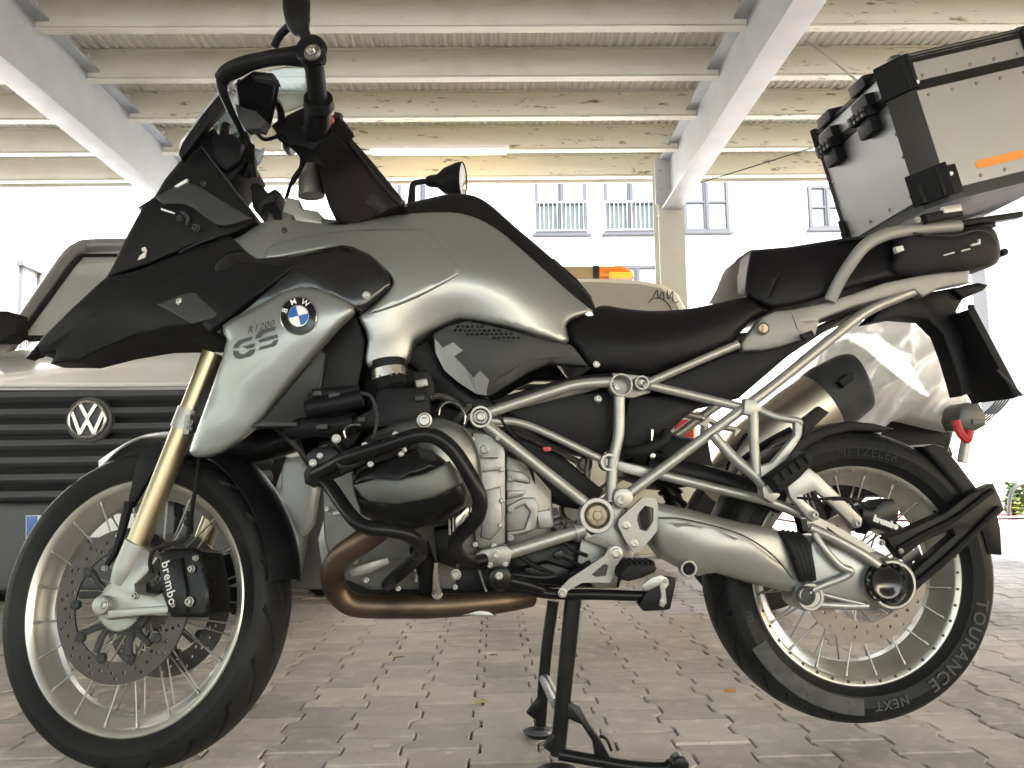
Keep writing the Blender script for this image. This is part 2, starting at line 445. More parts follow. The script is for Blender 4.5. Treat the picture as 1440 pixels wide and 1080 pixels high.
rustify(creamrust, (4, 17, 17), (.585, .64), .8); rustify(cream, (4, 17, 17), (.65, .70), .6)
galv = mat('galvanised_steel', (.43, .445, .455), .5, .25, var=.14, vscale=5, bump=.08, bscale=60, dirt=(.36, .37, .38), dscale=3, damt=.5, rvar=.1)
deckm = mat('deck_sheet', (.8, .775, .7), .5, 0, var=.05, vscale=2)
colm = mat('column_paint', (.5, .5, .44), .55, 0, var=.08, vscale=4, dirt=(.36, .33, .27), dscale=5, damt=.4, bump=.05, bscale=40)
facade = mat('white_render', (.7, .69, .67), .9, 0, var=.06, vscale=.6, bump=.3, bscale=30, dirt=(.5, .48, .45), dscale=.8, damt=.4)
winfr = mat('window_frame_paint', (.035, .038, .046), .5); winwhite = mat('window_frame_white', (.7, .72, .74), .5)
pane = mat('window_pane', (.22, .22, .21), .04, 0, spec=1., coat=.6); lowpane = mat('low_window_pane', (.035, .045, .035), .05, 0, spec=.8, var=.8, vscale=3)  # dark green mottling of the lower panes paints in reflected trees
asph = mat('asphalt', (.34, .33, .32), .9, 0, var=.15, vscale=6, bump=.4, bscale=90)
redpave = mat('red_paving', (.3, .13, .1), .85, 0, var=.2, vscale=9, bump=.3, bscale=80)
sand = mat('joint_sand', (.03, .026, .022), .95, 0, var=.3, vscale=40, bump=.6, bscale=300)
pv = []
def paver_mat(c):
    m = mat('concrete_paver', c, .82, 0, bump=.5, bscale=260); n = m.node_tree; b = n.nodes['Principled BSDF']; L = n.links.new
    geo = n.nodes.new('ShaderNodeNewGeometry'); oi = n.nodes.new('ShaderNodeObjectInfo')
    def noise(sc, d=8, ro=.6):
        q = n.nodes.new('ShaderNodeTexNoise'); q.inputs['Scale'].default_value = sc; q.inputs['Detail'].default_value = d; q.inputs['Roughness'].default_value = ro; L(geo.outputs['Position'], q.inputs['Vector']); return q.outputs[0]
    def ramp(src, a, b_, amt):
        r = n.nodes.new('ShaderNodeMapRange'); r.inputs[1].default_value = a; r.inputs[2].default_value = b_; r.inputs[3].default_value = 0; r.inputs[4].default_value = amt; L(src, r.inputs[0]); return r.outputs[0]
    def mix(a, col, fac):
        x = n.nodes.new('ShaderNodeMix'); x.data_type = 'RGBA'; L(fac, x.inputs[0])
        if isinstance(a, tuple): x.inputs[6].default_value = (*a, 1)
        else: L(a, x.inputs[6])
        x.inputs[7].default_value = (*col, 1); return x.outputs[2]
    k = mix(c, tuple(x * .66 for x in c), ramp(oi.outputs['Random'], 0, 1, .7))
    k = mix(k, (.17, .15, .13), ramp(noise(1.1), .46, .70, .75))          # old damp and tyre stains
    k = mix(k, tuple(min(1, x * 1.35) for x in c), ramp(noise(14, 6), .5, .8, .7))
    k = mix(k, (.10, .09, .08), ramp(noise(55, 5, .7), .60, .74, .7))      # pits and specks
    k = mix(k, (.62, .59, .53), ramp(noise(38, 4, .6), .70, .76, .55))     # light scuffs
    L(k, b.inputs['Base Color']); return m
for i, c in enumerate([(.58, .513, .445), (.54, .477, .413), (.61, .543, .47), (.56, .488, .426), (.515, .458, .402)]): pv.append(paver_mat(c))
use(GAR)
# ground: one sheet far past everything, dark bedding under the stones
bm = NB(); addpoly(bm, [(-60, -40, -.022), (60, -40, -.022), (60, 90, -.022), (-60, 90, -.022)], [(0, 1, 2, 3)])
tag(obj('ground', bm, asph), kind='structure')
bm = NB(); addpoly(bm, [(-9, -6, -.016), (12, -6, -.016), (12, 9.2, -.016), (-9, 9.2, -.016)], [(0, 1, 2, 3)])
pavement = tag(obj('pavement', bm, sand), kind='structure')
PW, PL = .1475, .178
def paver_outline(g=.0023, t=.011):
    w, l = PW / 2 - g, PL / 2 - g
    a, b = PL * .16, PL * .30
    right = [(w + t, -l), (w + t, -b), (w - t, -a), (w - t, a), (w + t, b), (w + t, l)]
    return right + [(-x, y) for x, y in reversed(right)]
def paver_mesh(bm, M, ch=.0035, th=.015):
    o = paver_outline(); n = len(o); k = 1 - ch * 2 / PW
    t = [M @ Vector((x * k, y * k, 0)) for x, y in o]; s = [M @ Vector((x, y, -ch * .8)) for x, y in o]; b = [M @ Vector((x, y, -th)) for x, y in o]
    T = [bm.verts.new(v) for v in t]; S = [bm.verts.new(v) for v in s]; B = [bm.verts.new(v) for v in b]
    # top split in three convex quads
    for q in ((0, 1, 10, 11), (1, 2, 9, 10), (2, 3, 8, 9), (3, 4, 7, 8), (4, 5, 6, 7)): bm.faces.new([T[i] for i in q])
    for i in range(n):
        j = (i + 1) % n
        bm.faces.new((T[i], S[i], S[j], T[j])); bm.faces.new((S[i], B[i], B[j], S[j]))
cells = []
ox, oy = GAR.PZ(570, 1058, 0).x - PW / 2, GAR.PZ(620, 1054, 0).y
for i in range(-50, 60):
    for j in range(-34, 52):
        x = ox + i * PW; y = oy + j * PL + (PL / 2 if i % 2 else 0)
        if not (-7.2 < x < 8.6 and -1.2 < y < 8.9): continue
        p = GAR.M @ Vector((x, y, 0)); d = p - CAM; z = d.dot(FWD)
        vis = False
        if z > .3:
            u = 720 + FPX * d.dot(RT) / z; v = 540 - FPX * d.dot(UP) / z
            vis = -60 < u < 1500 and v < 1150
        cells.append((0 if vis else 1, d.length, x, y))
cells.sort()
NEAR = 298
protos = []
for k in range(5):
    bm = NB(); paver_mesh(bm, Matrix.Identity(4)); bmesh.ops.recalc_face_normals(bm, faces=bm.faces)
    me = bpy.data.meshes.new('paver'); bm.to_mesh(me); bm.free(); me.materials.append(pv[k]); protos.append(me)
garrot = GAR.M.to_3x3().to_4x4()
for c, (_, _, x, y) in enumerate(cells[:NEAR]):
    o = bpy.data.objects.new('paver', protos[random.randrange(5)]); COL.objects.link(o); o.parent = pavement
    o.matrix_local = GAR.M @ Matrix.Translation((x + random.uniform(-.001, .001), y + random.uniform(-.001, .001), random.uniform(-.0018, .0012))) @ Matrix.Rotation(random.uniform(-.006, .006), 4, 'Z') @ Matrix.Rotation(random.uniform(-.006, .006), 4, 'X')
bm = NB()
for _, _, x, y in cells[NEAR:]:
    nf = len(bm.faces)
    paver_mesh(bm, Matrix.Translation((x, y, random.uniform(-.0018, .0012))) @ Matrix.Rotation(random.uniform(-.006, .006), 4, 'X'))
    bm.faces.ensure_lookup_table(); k = random.randrange(5)
    for f in bm.faces[nf:]: f.material_index = k
tag(obj('paver', bm, pv, pavement, smooth=0), kind='stuff')
bm = NB(); addpoly(bm, [(3.4, 9.3, .0), (30, 9.3, .0), (30, 11.5, .0), (3.4, 11.5, .0)], [(0, 1, 2, 3)])
tag(obj('path', bm, redpave), kind='structure')

# ---------------------------------------------------------------- car park deck overhead
H, DK = 2.75, 2.925
deck = tag(empty('parking_deck', GAR.M @ Vector((0, 3, 2.4))), 'cream steel parking deck overhead with rows of joists and corrugated sheet', 'parking deck')
def joist(y, x0, x1, m, hgt=DK - H):
    bm = NB(); w = .056; t = .006
    prof = [(-w/2, H), (w/2, H), (w/2, H + t), (t/2, H + t), (t/2, DK - t), (w/2, DK - t), (w/2, DK - .001), (-w/2, DK - .001), (-w/2, DK - t), (-t/2, DK - t), (-t/2, H + t), (-w/2, H + t)]
    # web with a shallow rolled step near the foot
    A = [bm.verts.new((x0, y + a, b)) for a, b in prof]; B = [bm.verts.new((x1, y + a, b)) for a, b in prof]
    n = len(prof)
    for i in range(n): bm.faces.new((A[i], A[(i + 1) % n], B[(i + 1) % n], B[i]))
    bm.faces.new(A); bm.faces.new(list(reversed(B)))
    box(bm, ((x0 + x1) / 2, y - t / 2 - .004, H + .045), (x1 - x0, .008, .05), mi=0)
    return obj('joist', bm, m, deck, smooth=0)
GX = (-2.2, 1.27)
js = [5.85 - .51 * k for k in range(0, 23)]
for k, y in enumerate(js):
    for a, b, m in ((-14, GX[0] - .004, cream), (GX[0] + .004, GX[1] - .004, cream if k > 4 else creamrust if k < 3 else cream), (GX[1] + .004, 14, creamrust)):
        joist(y, a, b, m)
bm = NB()   # corrugated deck sheet
xs = np.arange(-14, 14, .05); pts = []
for i, x in enumerate(xs):
    for dx, z in ((0, 0), (.018, 0), (.025, .009), (.043, .009)): pts.append((x + dx, DK + z))
A = [bm.verts.new((x, -5.8, z)) for x, z in pts]; B = [bm.verts.new((x, 6.0, z)) for x, z in pts]
for i in range(len(pts) - 1): bm.faces.new((A[i], A[i + 1], B[i + 1], B[i]))
obj('deck_sheet', bm, deckm, deck, smooth=0)
bm = NB(); box(bm, (0, .1, DK + .12), (28, 11.9, .14)); obj('concrete_topping', bm, asph, deck, smooth=0)
bm = NB(); box(bm, (0, 5.93, 2.84), (28, .01, .2)); obj('edge_trim', bm, cream, deck, smooth=0)
for gx in GX:
    bm = NB(); z0, z1, hw, tf, tw = 2.43, 2.81, .068, .014, .009
    for z in (z0 + tf / 2, z1 - tf / 2): box(bm, (gx, .1, z), (hw * 2, 11.6, tf), bev=.003)
    box(bm, (gx, .1, (z0 + z1) / 2), (tw, 11.59, z1 - z0 - 2 * tf + .002))
    g = obj('girder', bm, galv, deck)
    for y in js:
        for s in (-1, 1):
            bm = NB(); box(bm, (gx + s * .036, y + .05, DK - .05), (.062, .008, .07)); obj('cleat', bm, galv, g, smooth=0)
# column under the right girder
def column(x, y, zt, label):
    t = tag(empty('steel_column', GAR.M @ Vector((x, y, 0))), label, 'column', 'columns carrying the deck')
    bm = NB(); w, d, tf = .185, .17, .012
    for s in (-1, 1): box(bm, (x, y + s * d / 2, zt / 2), (w, tf, zt), bev=.002)
    box(bm, (x, y, zt / 2), (.009, d - tf, zt))
    obj('shaft', bm, colm, t)
    bm = NB(); box(bm, (x, y, .012), (.3, .3, .024), bev=.003); obj('base_plate', bm, galv, t)
    bm = NB(); box(bm, (x - .03, y - d / 2 - .012, 2.64), (.16, .012, .34), bev=.002); cp = obj('end_plate', bm, galv, t)
    for bx, bz in ((-.07, 2.58), (-.07, 2.72)):
        bm = NB(); lathe(bm, (x + bx, y - d / 2 - .018, bz), [(.017, 0), (.017, .004), (.012, .005), (.012, .018), (0, .018)], seg=6); obj('bolt', bm, galv, cp)
column(GX[1] - .0, 5.72, 2.74, 'pale steel column between two facade windows, under the right girder end')
column(GX[0], 5.72, 2.74, 'pale steel column mostly hidden by the front fairing under the left girder')
# warm batten lamp under the last joist
a = P(520, 226, 5.25); b = P(716, 222, 5.25); L_ = (b - a).length
lamp = tag(empty('batten_lamp', GAR.M @ ((a + b) / 2)), 'lit warm yellow fluorescent batten lamp under the deck edge', 'lamp')
lz = H - .035
bm = NB(); box(bm, ((a.x + b.x) / 2, 5.25, lz + .022), (L_, .06, .025), bev=.004); obj('housing', bm, MT['white'], lamp)
tubem = mat('lamp_tube', (1, .85, .5), .4, emit=(1, .68, .28), estr=4)
bm = NB(); sweep(bm, [Vector((a.x + .02, 5.25, lz - .006)), Vector((b.x - .02, 5.25, lz - .006))], .014, 12); obj('tube', bm, tubem, lamp)
# tension cable and a stay rod
def strip(name, pts, r, m, label, cat):
    bm = NB(); tube(bm, pts, r, 8, smooth=False); return tag(obj(name, bm, m), label, cat)
strip('cable', [(1132, 58, 4.2), (1165, 80, 4.1), (1215, 122, 3.9)], .006, colm, 'pale thin cable hanging from the right girder behind the case', 'cable')
strip('stay_wire', [(1142, 208, 4.9), (1040, 240, 5.3), (985, 257, 5.6)], .004, MT['greyplastic'], 'thin dark wire stretched from the girder to the case corner', 'wire')

# ---------------------------------------------------------------- white building across the yard
YB = 20.
bld = tag(empty('white_building', GAR.M @ Vector((1, YB, 0))), 'overexposed white building across the yard with railed tall windows', 'building')
bm = NB(); box(bm, (4, YB + 4, 5.2), (46, 8, 10.4)); obj('wall', bm, facade, bld, smooth=0)
def window(u0, u1, v0, v1, rail, mull=True, D=YB, frame=None):
    a = P(u0, v1, D); b = P(u1, v0, D); w = b.x - a.x; h = b.z - a.z; cx, cz = (a.x + b.x) / 2, (a.z + b.z) / 2
    bm = NB(); t = .075
    for s in (-1, 1): box(bm, (cx + s * (w / 2 - t / 2), D - .04, cz), (t, .11, h))
    for z in (cz + h / 2 - t / 2, cz - h / 2 + t / 2): box(bm, (cx, D - .042, z), (w - 2 * t, .1, t))
    if mull: box(bm, (cx, D - .04, cz), (.13, .1, h - 2 * t)); box(bm, (cx, D - .095, cz), (.03, .02, h - 2 * t))
    fr = obj('window', bm, frame or winfr, bld, smooth=0)
    for s in ((-1, 1) if mull else (0,)):
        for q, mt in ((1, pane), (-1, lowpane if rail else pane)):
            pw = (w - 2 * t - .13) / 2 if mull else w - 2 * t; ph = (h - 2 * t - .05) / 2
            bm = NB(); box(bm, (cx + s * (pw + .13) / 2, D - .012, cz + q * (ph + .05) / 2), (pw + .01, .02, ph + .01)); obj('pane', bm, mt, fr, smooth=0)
    bm = NB(); box(bm, (cx, D - .044, cz), (w - 2 * t, .09, .05)); obj('transom', bm, frame or winfr, fr, smooth=0)
    bm = NB(); box(bm, (cx, D - .09, cz - h / 2 - .05), (w + .16, .2, .05)); obj('sill', bm, winfr, fr, smooth=0)
    if rail:
        bm = NB(); hr = h * .5
        for z in (cz - h / 2 + .06, cz - h / 2 + hr): box(bm, (cx, D - .16, z), (w + .1, .02, .018))
        n = 12
        for i in range(n + 1): box(bm, (cx - w / 2 + w * i / n, D - .16, cz - h / 2 + hr / 2 + .03), (.008, .008, hr - .06))
        obj('railing', bm, winwhite if rail == 1 else winfr, fr, smooth=0)
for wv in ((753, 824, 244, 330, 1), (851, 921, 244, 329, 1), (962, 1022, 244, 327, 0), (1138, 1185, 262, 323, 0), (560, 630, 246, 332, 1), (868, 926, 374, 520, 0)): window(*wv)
bm = NB(); sweep(bm, [P(927, 250, YB - .12), P(934, 520, YB - .12)], .06, 12); obj('downpipe', bm, winwhite, bld)
# side wing on the left with a narrow window seen at a slant
wing = tag(empty('side_building', GAR.M @ Vector((-9.2, 14, 0))), 'white building wing at the far left with a slanted narrow window', 'building')
XW = -9.6
def PX(u, v, x):
    d = GAR.ray(u, v); return GAR.o + d * ((x - GAR.o.x) / d.x)
bm = NB(); box(bm, (XW - 3, 16.5, 5), (6, 13, 10)); obj('wall', bm, facade, wing, smooth=0)
a = PX(29, 372, XW); b = PX(50, 440, XW)
bm = NB(); y0, y1, z0, z1 = a.y, b.y, b.z - 1.0, a.z
for y in (y0, y1): box(bm, (XW + .03, y, (z0 + z1) / 2), (.1, .09, z1 - z0))
for z in (z0, z1): box(bm, (XW + .05, (y0 + y1) / 2, z), (.16, y1 - y0 + .3, .1))
fr = obj('window', bm, winfr, wing, smooth=0)
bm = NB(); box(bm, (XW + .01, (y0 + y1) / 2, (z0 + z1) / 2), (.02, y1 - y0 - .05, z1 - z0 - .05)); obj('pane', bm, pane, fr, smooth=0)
bm = NB()
for i in range(9): box(bm, (XW + .16, y0 + (y1 - y0) * i / 8, z0 + .5), (.02, .02, .9))
obj('railing', bm, winfr, fr, smooth=0)
# right edge: pale pillar, pale blue panel, parapet, bike hoop, shrubs
a = P(1402, 583, 12); b = P(1394, 200, 12); wd = (P(1424, 500, 12) - P(1398, 500, 12)).x
postm = mat('shade_toned_pillar', (.11, .11, .108), .7, 0, var=.1, vscale=4, bump=.2, bscale=60)  # pale pillar toned down: its shade is put into this grey
t = tag(empty('concrete_pillar', GAR.M @ Vector((a.x + .1, 12, 0))), 'pale grey concrete pillar at the right edge behind the number plate', 'pillar')
bm = NB(); box(bm, (a.x + wd / 2 - .0, 12.2, 2.6), (wd, .35, 5.2), bev=.01); obj('shaft', bm, postm, t)
bm = NB(); box(bm, (a.x + wd / 2, 12.2, 5.3), (wd + .15, .5, .2), bev=.01); obj('capital', bm, colm, t)
pb = mat('pale_blue_panel', (.24, .265, .285), .45, 0, var=.08, vscale=2)
t = tag(empty('panel_wall', GAR.M @ Vector((9.4, 13, 0))), 'pale blue sheet metal wall at the right edge of the yard', 'wall')
px0 = P(1408, 400, 13.5).x
for i in range(3):
    bm = NB(); box(bm, (px0 + .6 + i * 1.22, 13.5, 3.2), (1.2, .06, 4.4), bev=.01); obj('panel', bm, pb, t)
bm = NB(); box(bm, (px0 + 1.8, 13.55, .5), (3.7, .2, 1.0), bev=.01); obj('plinth', bm, facade, t)
a = P(1375, 584, 11.2); b = P(1480, 584, 11.2)
t = tag(empty('parapet_wall', GAR.M @ Vector(((a.x + b.x) / 2, 11.2, 0))), 'low white rendered wall behind the rear tyre at right', 'wall')
bm = NB(); box(bm, (a.x + 1.5, 11.3, a.z / 2), (3.6, .2, a.z - .08), bev=.008); obj('wall', bm, facade, t)
bm = NB(); box(bm, (a.x + 1.5, 11.3, a.z - .02), (3.7, .28, .06), bev=.01); obj('coping', bm, facade, t)
a = P(1390, 700, 10.4)
bm = NB(); box(bm, (a.x + 1.6, 10.4, .12), (3.2, .2, .24), bev=.01); tag(obj('kerb_wall', bm, galv), 'low grey concrete kerb below the bike hoop', 'kerb')
bm = NB(); tube(bm, [(1420, 745, 9.6), (1419, 712, 9.6), (1424, 690, 9.6), (1440, 680, 9.6), (1470, 680, 9.6), (1486, 700, 9.6), (1488, 745, 9.6)], .022, 12); tag(obj('bike_hoop', bm, MT['gunmetal']), 'dark bent tube cycle hoop at the right edge', 'bike stand')
leafm = [mat('shrub_leaf', c, .6) for c in ((.07, .12, .035), (.11, .16, .04), (.16, .19, .03))]
def shrub(x, y, h, n, label, mi=0):
    t = tag(empty('shrub', GAR.M @ Vector((x, y, 0))), label, 'shrub', 'shrubs along the yard edge')
    bm = NB()
    for i in range(6):
        sweep(bm, [Vector((x, y, 0)), Vector((x + random.uniform(-.1, .1) * h, y, h * .5)), Vector((x + random.uniform(-.3, .3) * h, y + random.uniform(-.3, .3) * h, h * .9))], [.02, .008], 5)
    obj('stem', bm, MT['cloth'], t)
    bm = NB()
    for i in range(n):
        a = random.uniform(0, 2 * PI); r = h * .45 * random.random() ** .5; z = h * random.uniform(.12, 1)
        c = Vector((x + r * math.cos(a) * (1.1 - z / h * .5), y + r * math.sin(a), z)); s = random.uniform(.025, .06)
        q = Matrix.Rotation(random.uniform(0, 6), 3, 'Z') @ Matrix.Rotation(random.uniform(-1, 1), 3, 'X')
        V = addpoly(bm, [c + q @ Vector(p) for p in ((-s, 0, 0), (0, -s * .5, .01), (s, 0, 0), (0, s * .5, .01))], [(0, 1, 2, 3)], random.choice((mi, mi, (mi + 1) % 3)))
    obj('foliage', bm, leafm, t, smooth=0)
shrub(P(1440, 735, 9.9).x, 9.95, .38, 500, 'green shrub beside the bike hoop at right edge', 0)
shrub(P(1427, 735, 9.75).x, 9.75, .2, 200, 'small yellow green plant left of the hoop shrub', 2)
# leaves and litter on the stones
lf = [mat('dry_leaf', (.5, .36, .08), .7), mat('green_leaf', (.1, .16, .04), .7), mat('paper_bit', (.55, .5, .42), .8), mat('cigarette_filter', (.55, .24, .07), .7)]
def litter(u, v, sx, sy, mi, label, rot=0, name='fallen_leaf', cat='leaf'):
    use(GAR); p = P_ = GAR.PZ(u, v, .004); bm = NB(); q = Matrix.Rotation(rot, 3, 'Z')
    n = 7; top = []
    for i in range(n):
        t = i / (n - 1) * 2 - 1; wv = (1 - t * t) * sy
        top.append((t * sx, wv, .004 * (1 - t * t) + .003 * t * t)); 
    vs = [q @ Vector(a) + p for a in top] + [q @ Vector((a[0], -a[1], a[2] * .4)) + p for a in top]
    addpoly(bm, vs, [(i, i + 1, n + i + 1, n + i) for i in range(n - 1)])
    tag(obj(name, bm, lf[mi]), label, cat)
litter(676, 988, .016, .007, 0, 'small yellow leaf on the pavers left of the centre stand', .4)
litter(694, 922, .014, .006, 1, 'dark green leaf on the pavers below the exhaust', .1)
litter(561, 925, .017, .006, 1, 'brown green leaf scrap on the pavers under the engine', .2)
litter(537, 1050, .02, .01, 2, 'pale paper scrap on the pavers near the front tyre', .1, 'paper_scrap', 'litter')
litter(632, 1060, .008, .005, 2, 'tiny pale chip on the pavers left of the stand foot', .3, 'paper_scrap', 'litter')
use(GAR); p = GAR.PZ(1027, 971, .006); bm = NB(); sweep(bm, [p + Vector((-.016, -.001, 0)), p + Vector((.014, .002, 0))], .004, 10)
tag(obj('cigarette_butt', bm, lf[3]), 'orange cigarette butt lying on the pavers before the rear tyre', 'cigarette butt')
use(BIKE)
# ================================================================== THE MOTORCYCLE
use(BIKE)
M = MT
moto = tag(empty('motorcycle', Vector((0, 0, 0))), 'silver and black touring enduro motorcycle on its centre stand in the foreground', 'motorcycle')
# ---------------------------------------------------------------- wheels
def tyre_mesh(bm, c, Rr, Ri, hw, rw, groove, nth=1000, ns=60):
    # profile from bead to bead
    prof = []
    ph = math.radians(70)
    bead = [(Ri - .006, -rw + .004), (Ri - .001, -rw + .002), (Ri + .004, -rw - .001), (Ri + .016, -hw * .93), (Ri + (Rr - Ri) * .45, -hw), (Rr - (Rr - Ri) * .36, -hw * .955)]
    edge_r, edge_y = Rr - (Rr - Ri) * .30, hw * .92
    arc = []
    for k in range(ns + 1):
        s = k / ns * 2 - 1; y = edge_y * math.sin(s * 1.25) / math.sin(1.25)
        dr = (Rr - edge_r) * (1 - math.cos(s * 1.25)) / (1 - math.cos(1.25)); arc.append((Rr - dr, y, s))
    sec = [(r, y, None) for r, y in bead] + arc + [(r, -y, None) for r, y in reversed(bead)]
    rings = []
    for i in range(nth):
        th = 2 * PI * i / nth; row = []
        for r, y, s in sec:
            if s is not None: r = r - groove(th, s)
            row.append(bm.verts.new(c + Vector((r * math.cos(th), y, r * math.sin(th)))))
        rings.append(row)
    for i in range(nth):
        A, B = rings[i], rings[(i + 1) % nth]
        for k in range(len(sec) - 1): bm.faces.new((A[k], B[k], B[k + 1], A[k + 1]))
def mk_groove(n, tilt, w, depth, rev=1):
    def g(th, s):
        d = 0.
        a = abs(s); sgn = 1 if s > 0 else -1
        for (a0, a1, ph, tl, ww) in ((.12, .62, 0., tilt, w), (.45, .93, .5, tilt * .7, w * .9), (.70, .98, .22, tilt * .3, w * .7)):
            if a0 < a < a1:
                x = (th * n / (2 * PI) + ph + (0.5 if sgn > 0 else 0) - rev * tl * (a - a0)) % 1.0
                dist = min(x, 1 - x)
                taper = min(1, (a - a0) / .06, (a1 - a) / .06)
                if dist < ww: d = max(d, depth * taper * min(1, (ww - dist) / (ww * .35)))
        return d
    return g
spoke_me = None
def spokes(par, c, n, rh, yh, rr, yr, F):
    global spoke_me
    if spoke_me is None:
        b = NB(); lathe(b, (0, 0, 0), [(0, 0), (.0019, 0), (.0019, .93), (.0032, .935), (.0032, .99), (.0045, 1.0), (0, 1.0)], axis=(0, 0, 1), seg=8)
        spoke_me = bpy.data.meshes.new('spoke'); bmesh.ops.recalc_face_normals(b, faces=b.faces); b.to_mesh(spoke_me); b.free(); spoke_me.materials.append(M['bolt'])
    for k in range(n):
        side = -1 if k % 2 else 1
        a = 2 * PI * k / n; lead = .42 * (1 if (k // 2) % 2 else -1)
        p0 = c + Vector((rh * math.cos(a - lead), side * yh, rh * math.sin(a - lead))); p1 = c + Vector((rr * math.cos(a), side * yr, rr * math.sin(a)))
        p0 = F.M @ p0; p1 = F.M @ p1; d = p1 - p0
        o = bpy.data.objects.new('spoke', spoke_me); COL.objects.link(o); o.parent = par
        q = d.to_track_quat('Z', 'Y').to_matrix().to_4x4()
        o.matrix_local = Matrix.Translation(p0 - root_loc(par)) @ q @ Matrix.Diagonal((1, 1, d.length, 1))
def disc_plate(bm, c, ro, ri, y, th, holes, hr=.0042, wave=0):
    n = 120
    outer = [((ro + wave * math.sin(k * 2 * PI / n * 10)) * math.cos(2 * PI * k / n), (ro + wave * math.sin(k * 2 * PI / n * 10)) * math.sin(2 * PI * k / n)) for k in range(n)]
    inner = [(ri * math.cos(2 * PI * k / 60), ri * math.sin(2 * PI * k / 60)) for k in range(60)]
    hs = [[(x + hr * math.cos(2 * PI * k / 8), z + hr * math.sin(2 * PI * k / 8)) for k in range(8)] for x, z in holes]
    vs, es = [], []
    for loop in [outer, inner] + hs:
        b = len(vs); vs += [Vector(p) for p in loop]; es += [(b + i, b + (i + 1) % len(loop)) for i in range(len(loop))]
    r = delaunay_2d_cdt(vs, es, [], 1, 1e-6)
    hc = holes
    A = [bm.verts.new(c + Vector((p.x, y - th / 2, p.y))) for p in r[0]]; B = [bm.verts.new(c + Vector((p.x, y + th / 2, p.y))) for p in r[0]]
    ed = {}
    for f in r[2]:
        q = sum((r[0][i] for i in f), Vector((0, 0))) / len(f)
        if q.length < ri * .999 or any((q.x - x) ** 2 + (q.y - z) ** 2 < (hr * .93) ** 2 for x, z in hc): continue
        bm.faces.new([A[i] for i in f]); bm.faces.new([B[i] for i in reversed(f)])
        for i in range(len(f)): ed[(f[i], f[(i + 1) % len(f)])] = 1
    for (a, b) in ed:
        if (b, a) not in ed: bm.faces.new((A[b], A[a], B[a], B[b]))
def rim_prof(rl, hw, well):
    o = [(rl, -hw), (rl - .003, -hw - .002), (rl - .012, -hw + .001), (rl - .017, -hw + .008), (rl - .020, -hw * .62), (rl - .027, -hw * .5), (rl - .029, -hw * .36), (well, -hw * .16)]
    inner = o + [(r, -y) for r, y in reversed(o)]
    outer = [(rl - .001, hw - .006), (rl - .012, hw - .009), (rl - .012, hw * .55), (well + .007, hw * .16)]
    outer = outer + [(r, -y) for r, y in reversed(outer)]
    return inner + outer + [inner[0]]
# front wheel, turned to the right lock
use(STEERED)
CF = Vector((XF, 0, .325))
bm = NB(); lathe(bm, CF, rim_prof(.258, .046, .219), seg=120)
fw = obj('wheel', bm, M['rim'], moto, label='spoked front wheel with pale rim and twin drilled discs')
bm = NB(); tyre_mesh(bm, CF, .325, .258, .059, .046, mk_groove(20, 1.5, .048, .008)); obj('tyre', bm, M['tyre'], fw, smooth=25)
spokes(fw, CF, 40, .034, .022, .243, .037, STEERED)
bm = NB(); lathe(bm, CF, [(0, -.055), (.02, -.055), (.02, -.04), (.05, -.035), (.05, -.02), (.028, -.015), (.028, .015), (.05, .02), (.05, .035), (.02, .04), (.02, .055), (0, .055)], seg=40); obj('hub', bm, M['cast'], fw)
fh = []
for k in range(30):
    for q, rr in enumerate((.120, .1315, .143)):
        if (k + q) % 2 == 0 or q == 1:
            a = 2 * PI * (k + .33 * q) / 30; fh.append((rr * math.cos(a), rr * math.sin(a)))
for s in (-1, 1):
    bm = NB(); disc_plate(bm, CF, .1535, .111, s * .073, .0045, fh, .0037)
    d = obj('brake_disc', bm, M['disc'], fw)
    bm = NB()
    for k in range(10):
        a = 2 * PI * k / 10; lathe(bm, CF + Vector((.109 * math.cos(a), s * .073, .109 * math.sin(a))), [(.0105, -.004), (.0105, .006), (.008, .007), (.0055, .005), (0, .005)], axis=(0, s, 0), seg=14)
    for k in range(5):
        a0 = 2 * PI * k / 5 + .2
        for e in (-.25, .25):
            p0 = CF + Vector((.048 * math.cos(a0), s * .055, .048 * math.sin(a0))); p1 = CF + Vector((.106 * math.cos(a0 + e), s * .071, .106 * math.sin(a0 + e)))
            sweep(bm, [p0, p0.lerp(p1, .5) + Vector((0, s * .008, 0)), p1], .007, 8)
    lathe(bm, CF, [(.03, .05), (.058, .052), (.06, .062), (.046, .068), (.03, .066)], axis=(0, s, 0), seg=40)
    obj('disc_carrier', bm, M['greyplastic'], fw)
bm = NB(); lathe(bm, CF + Vector((0, -.076, 0)), [(.024, 0), (.05, 0), (.05, .004), (.024, .004)], seg=48)
for k in range(48):
    a = 2 * PI * k / 48; box(bm, CF + Vector((.051 * math.cos(a), -.078, .051 * math.sin(a))), (.003, .004, .003), Matrix.Rotation(-a, 3, 'Y'))
obj('sensor_ring', bm, M['cast'], fw)
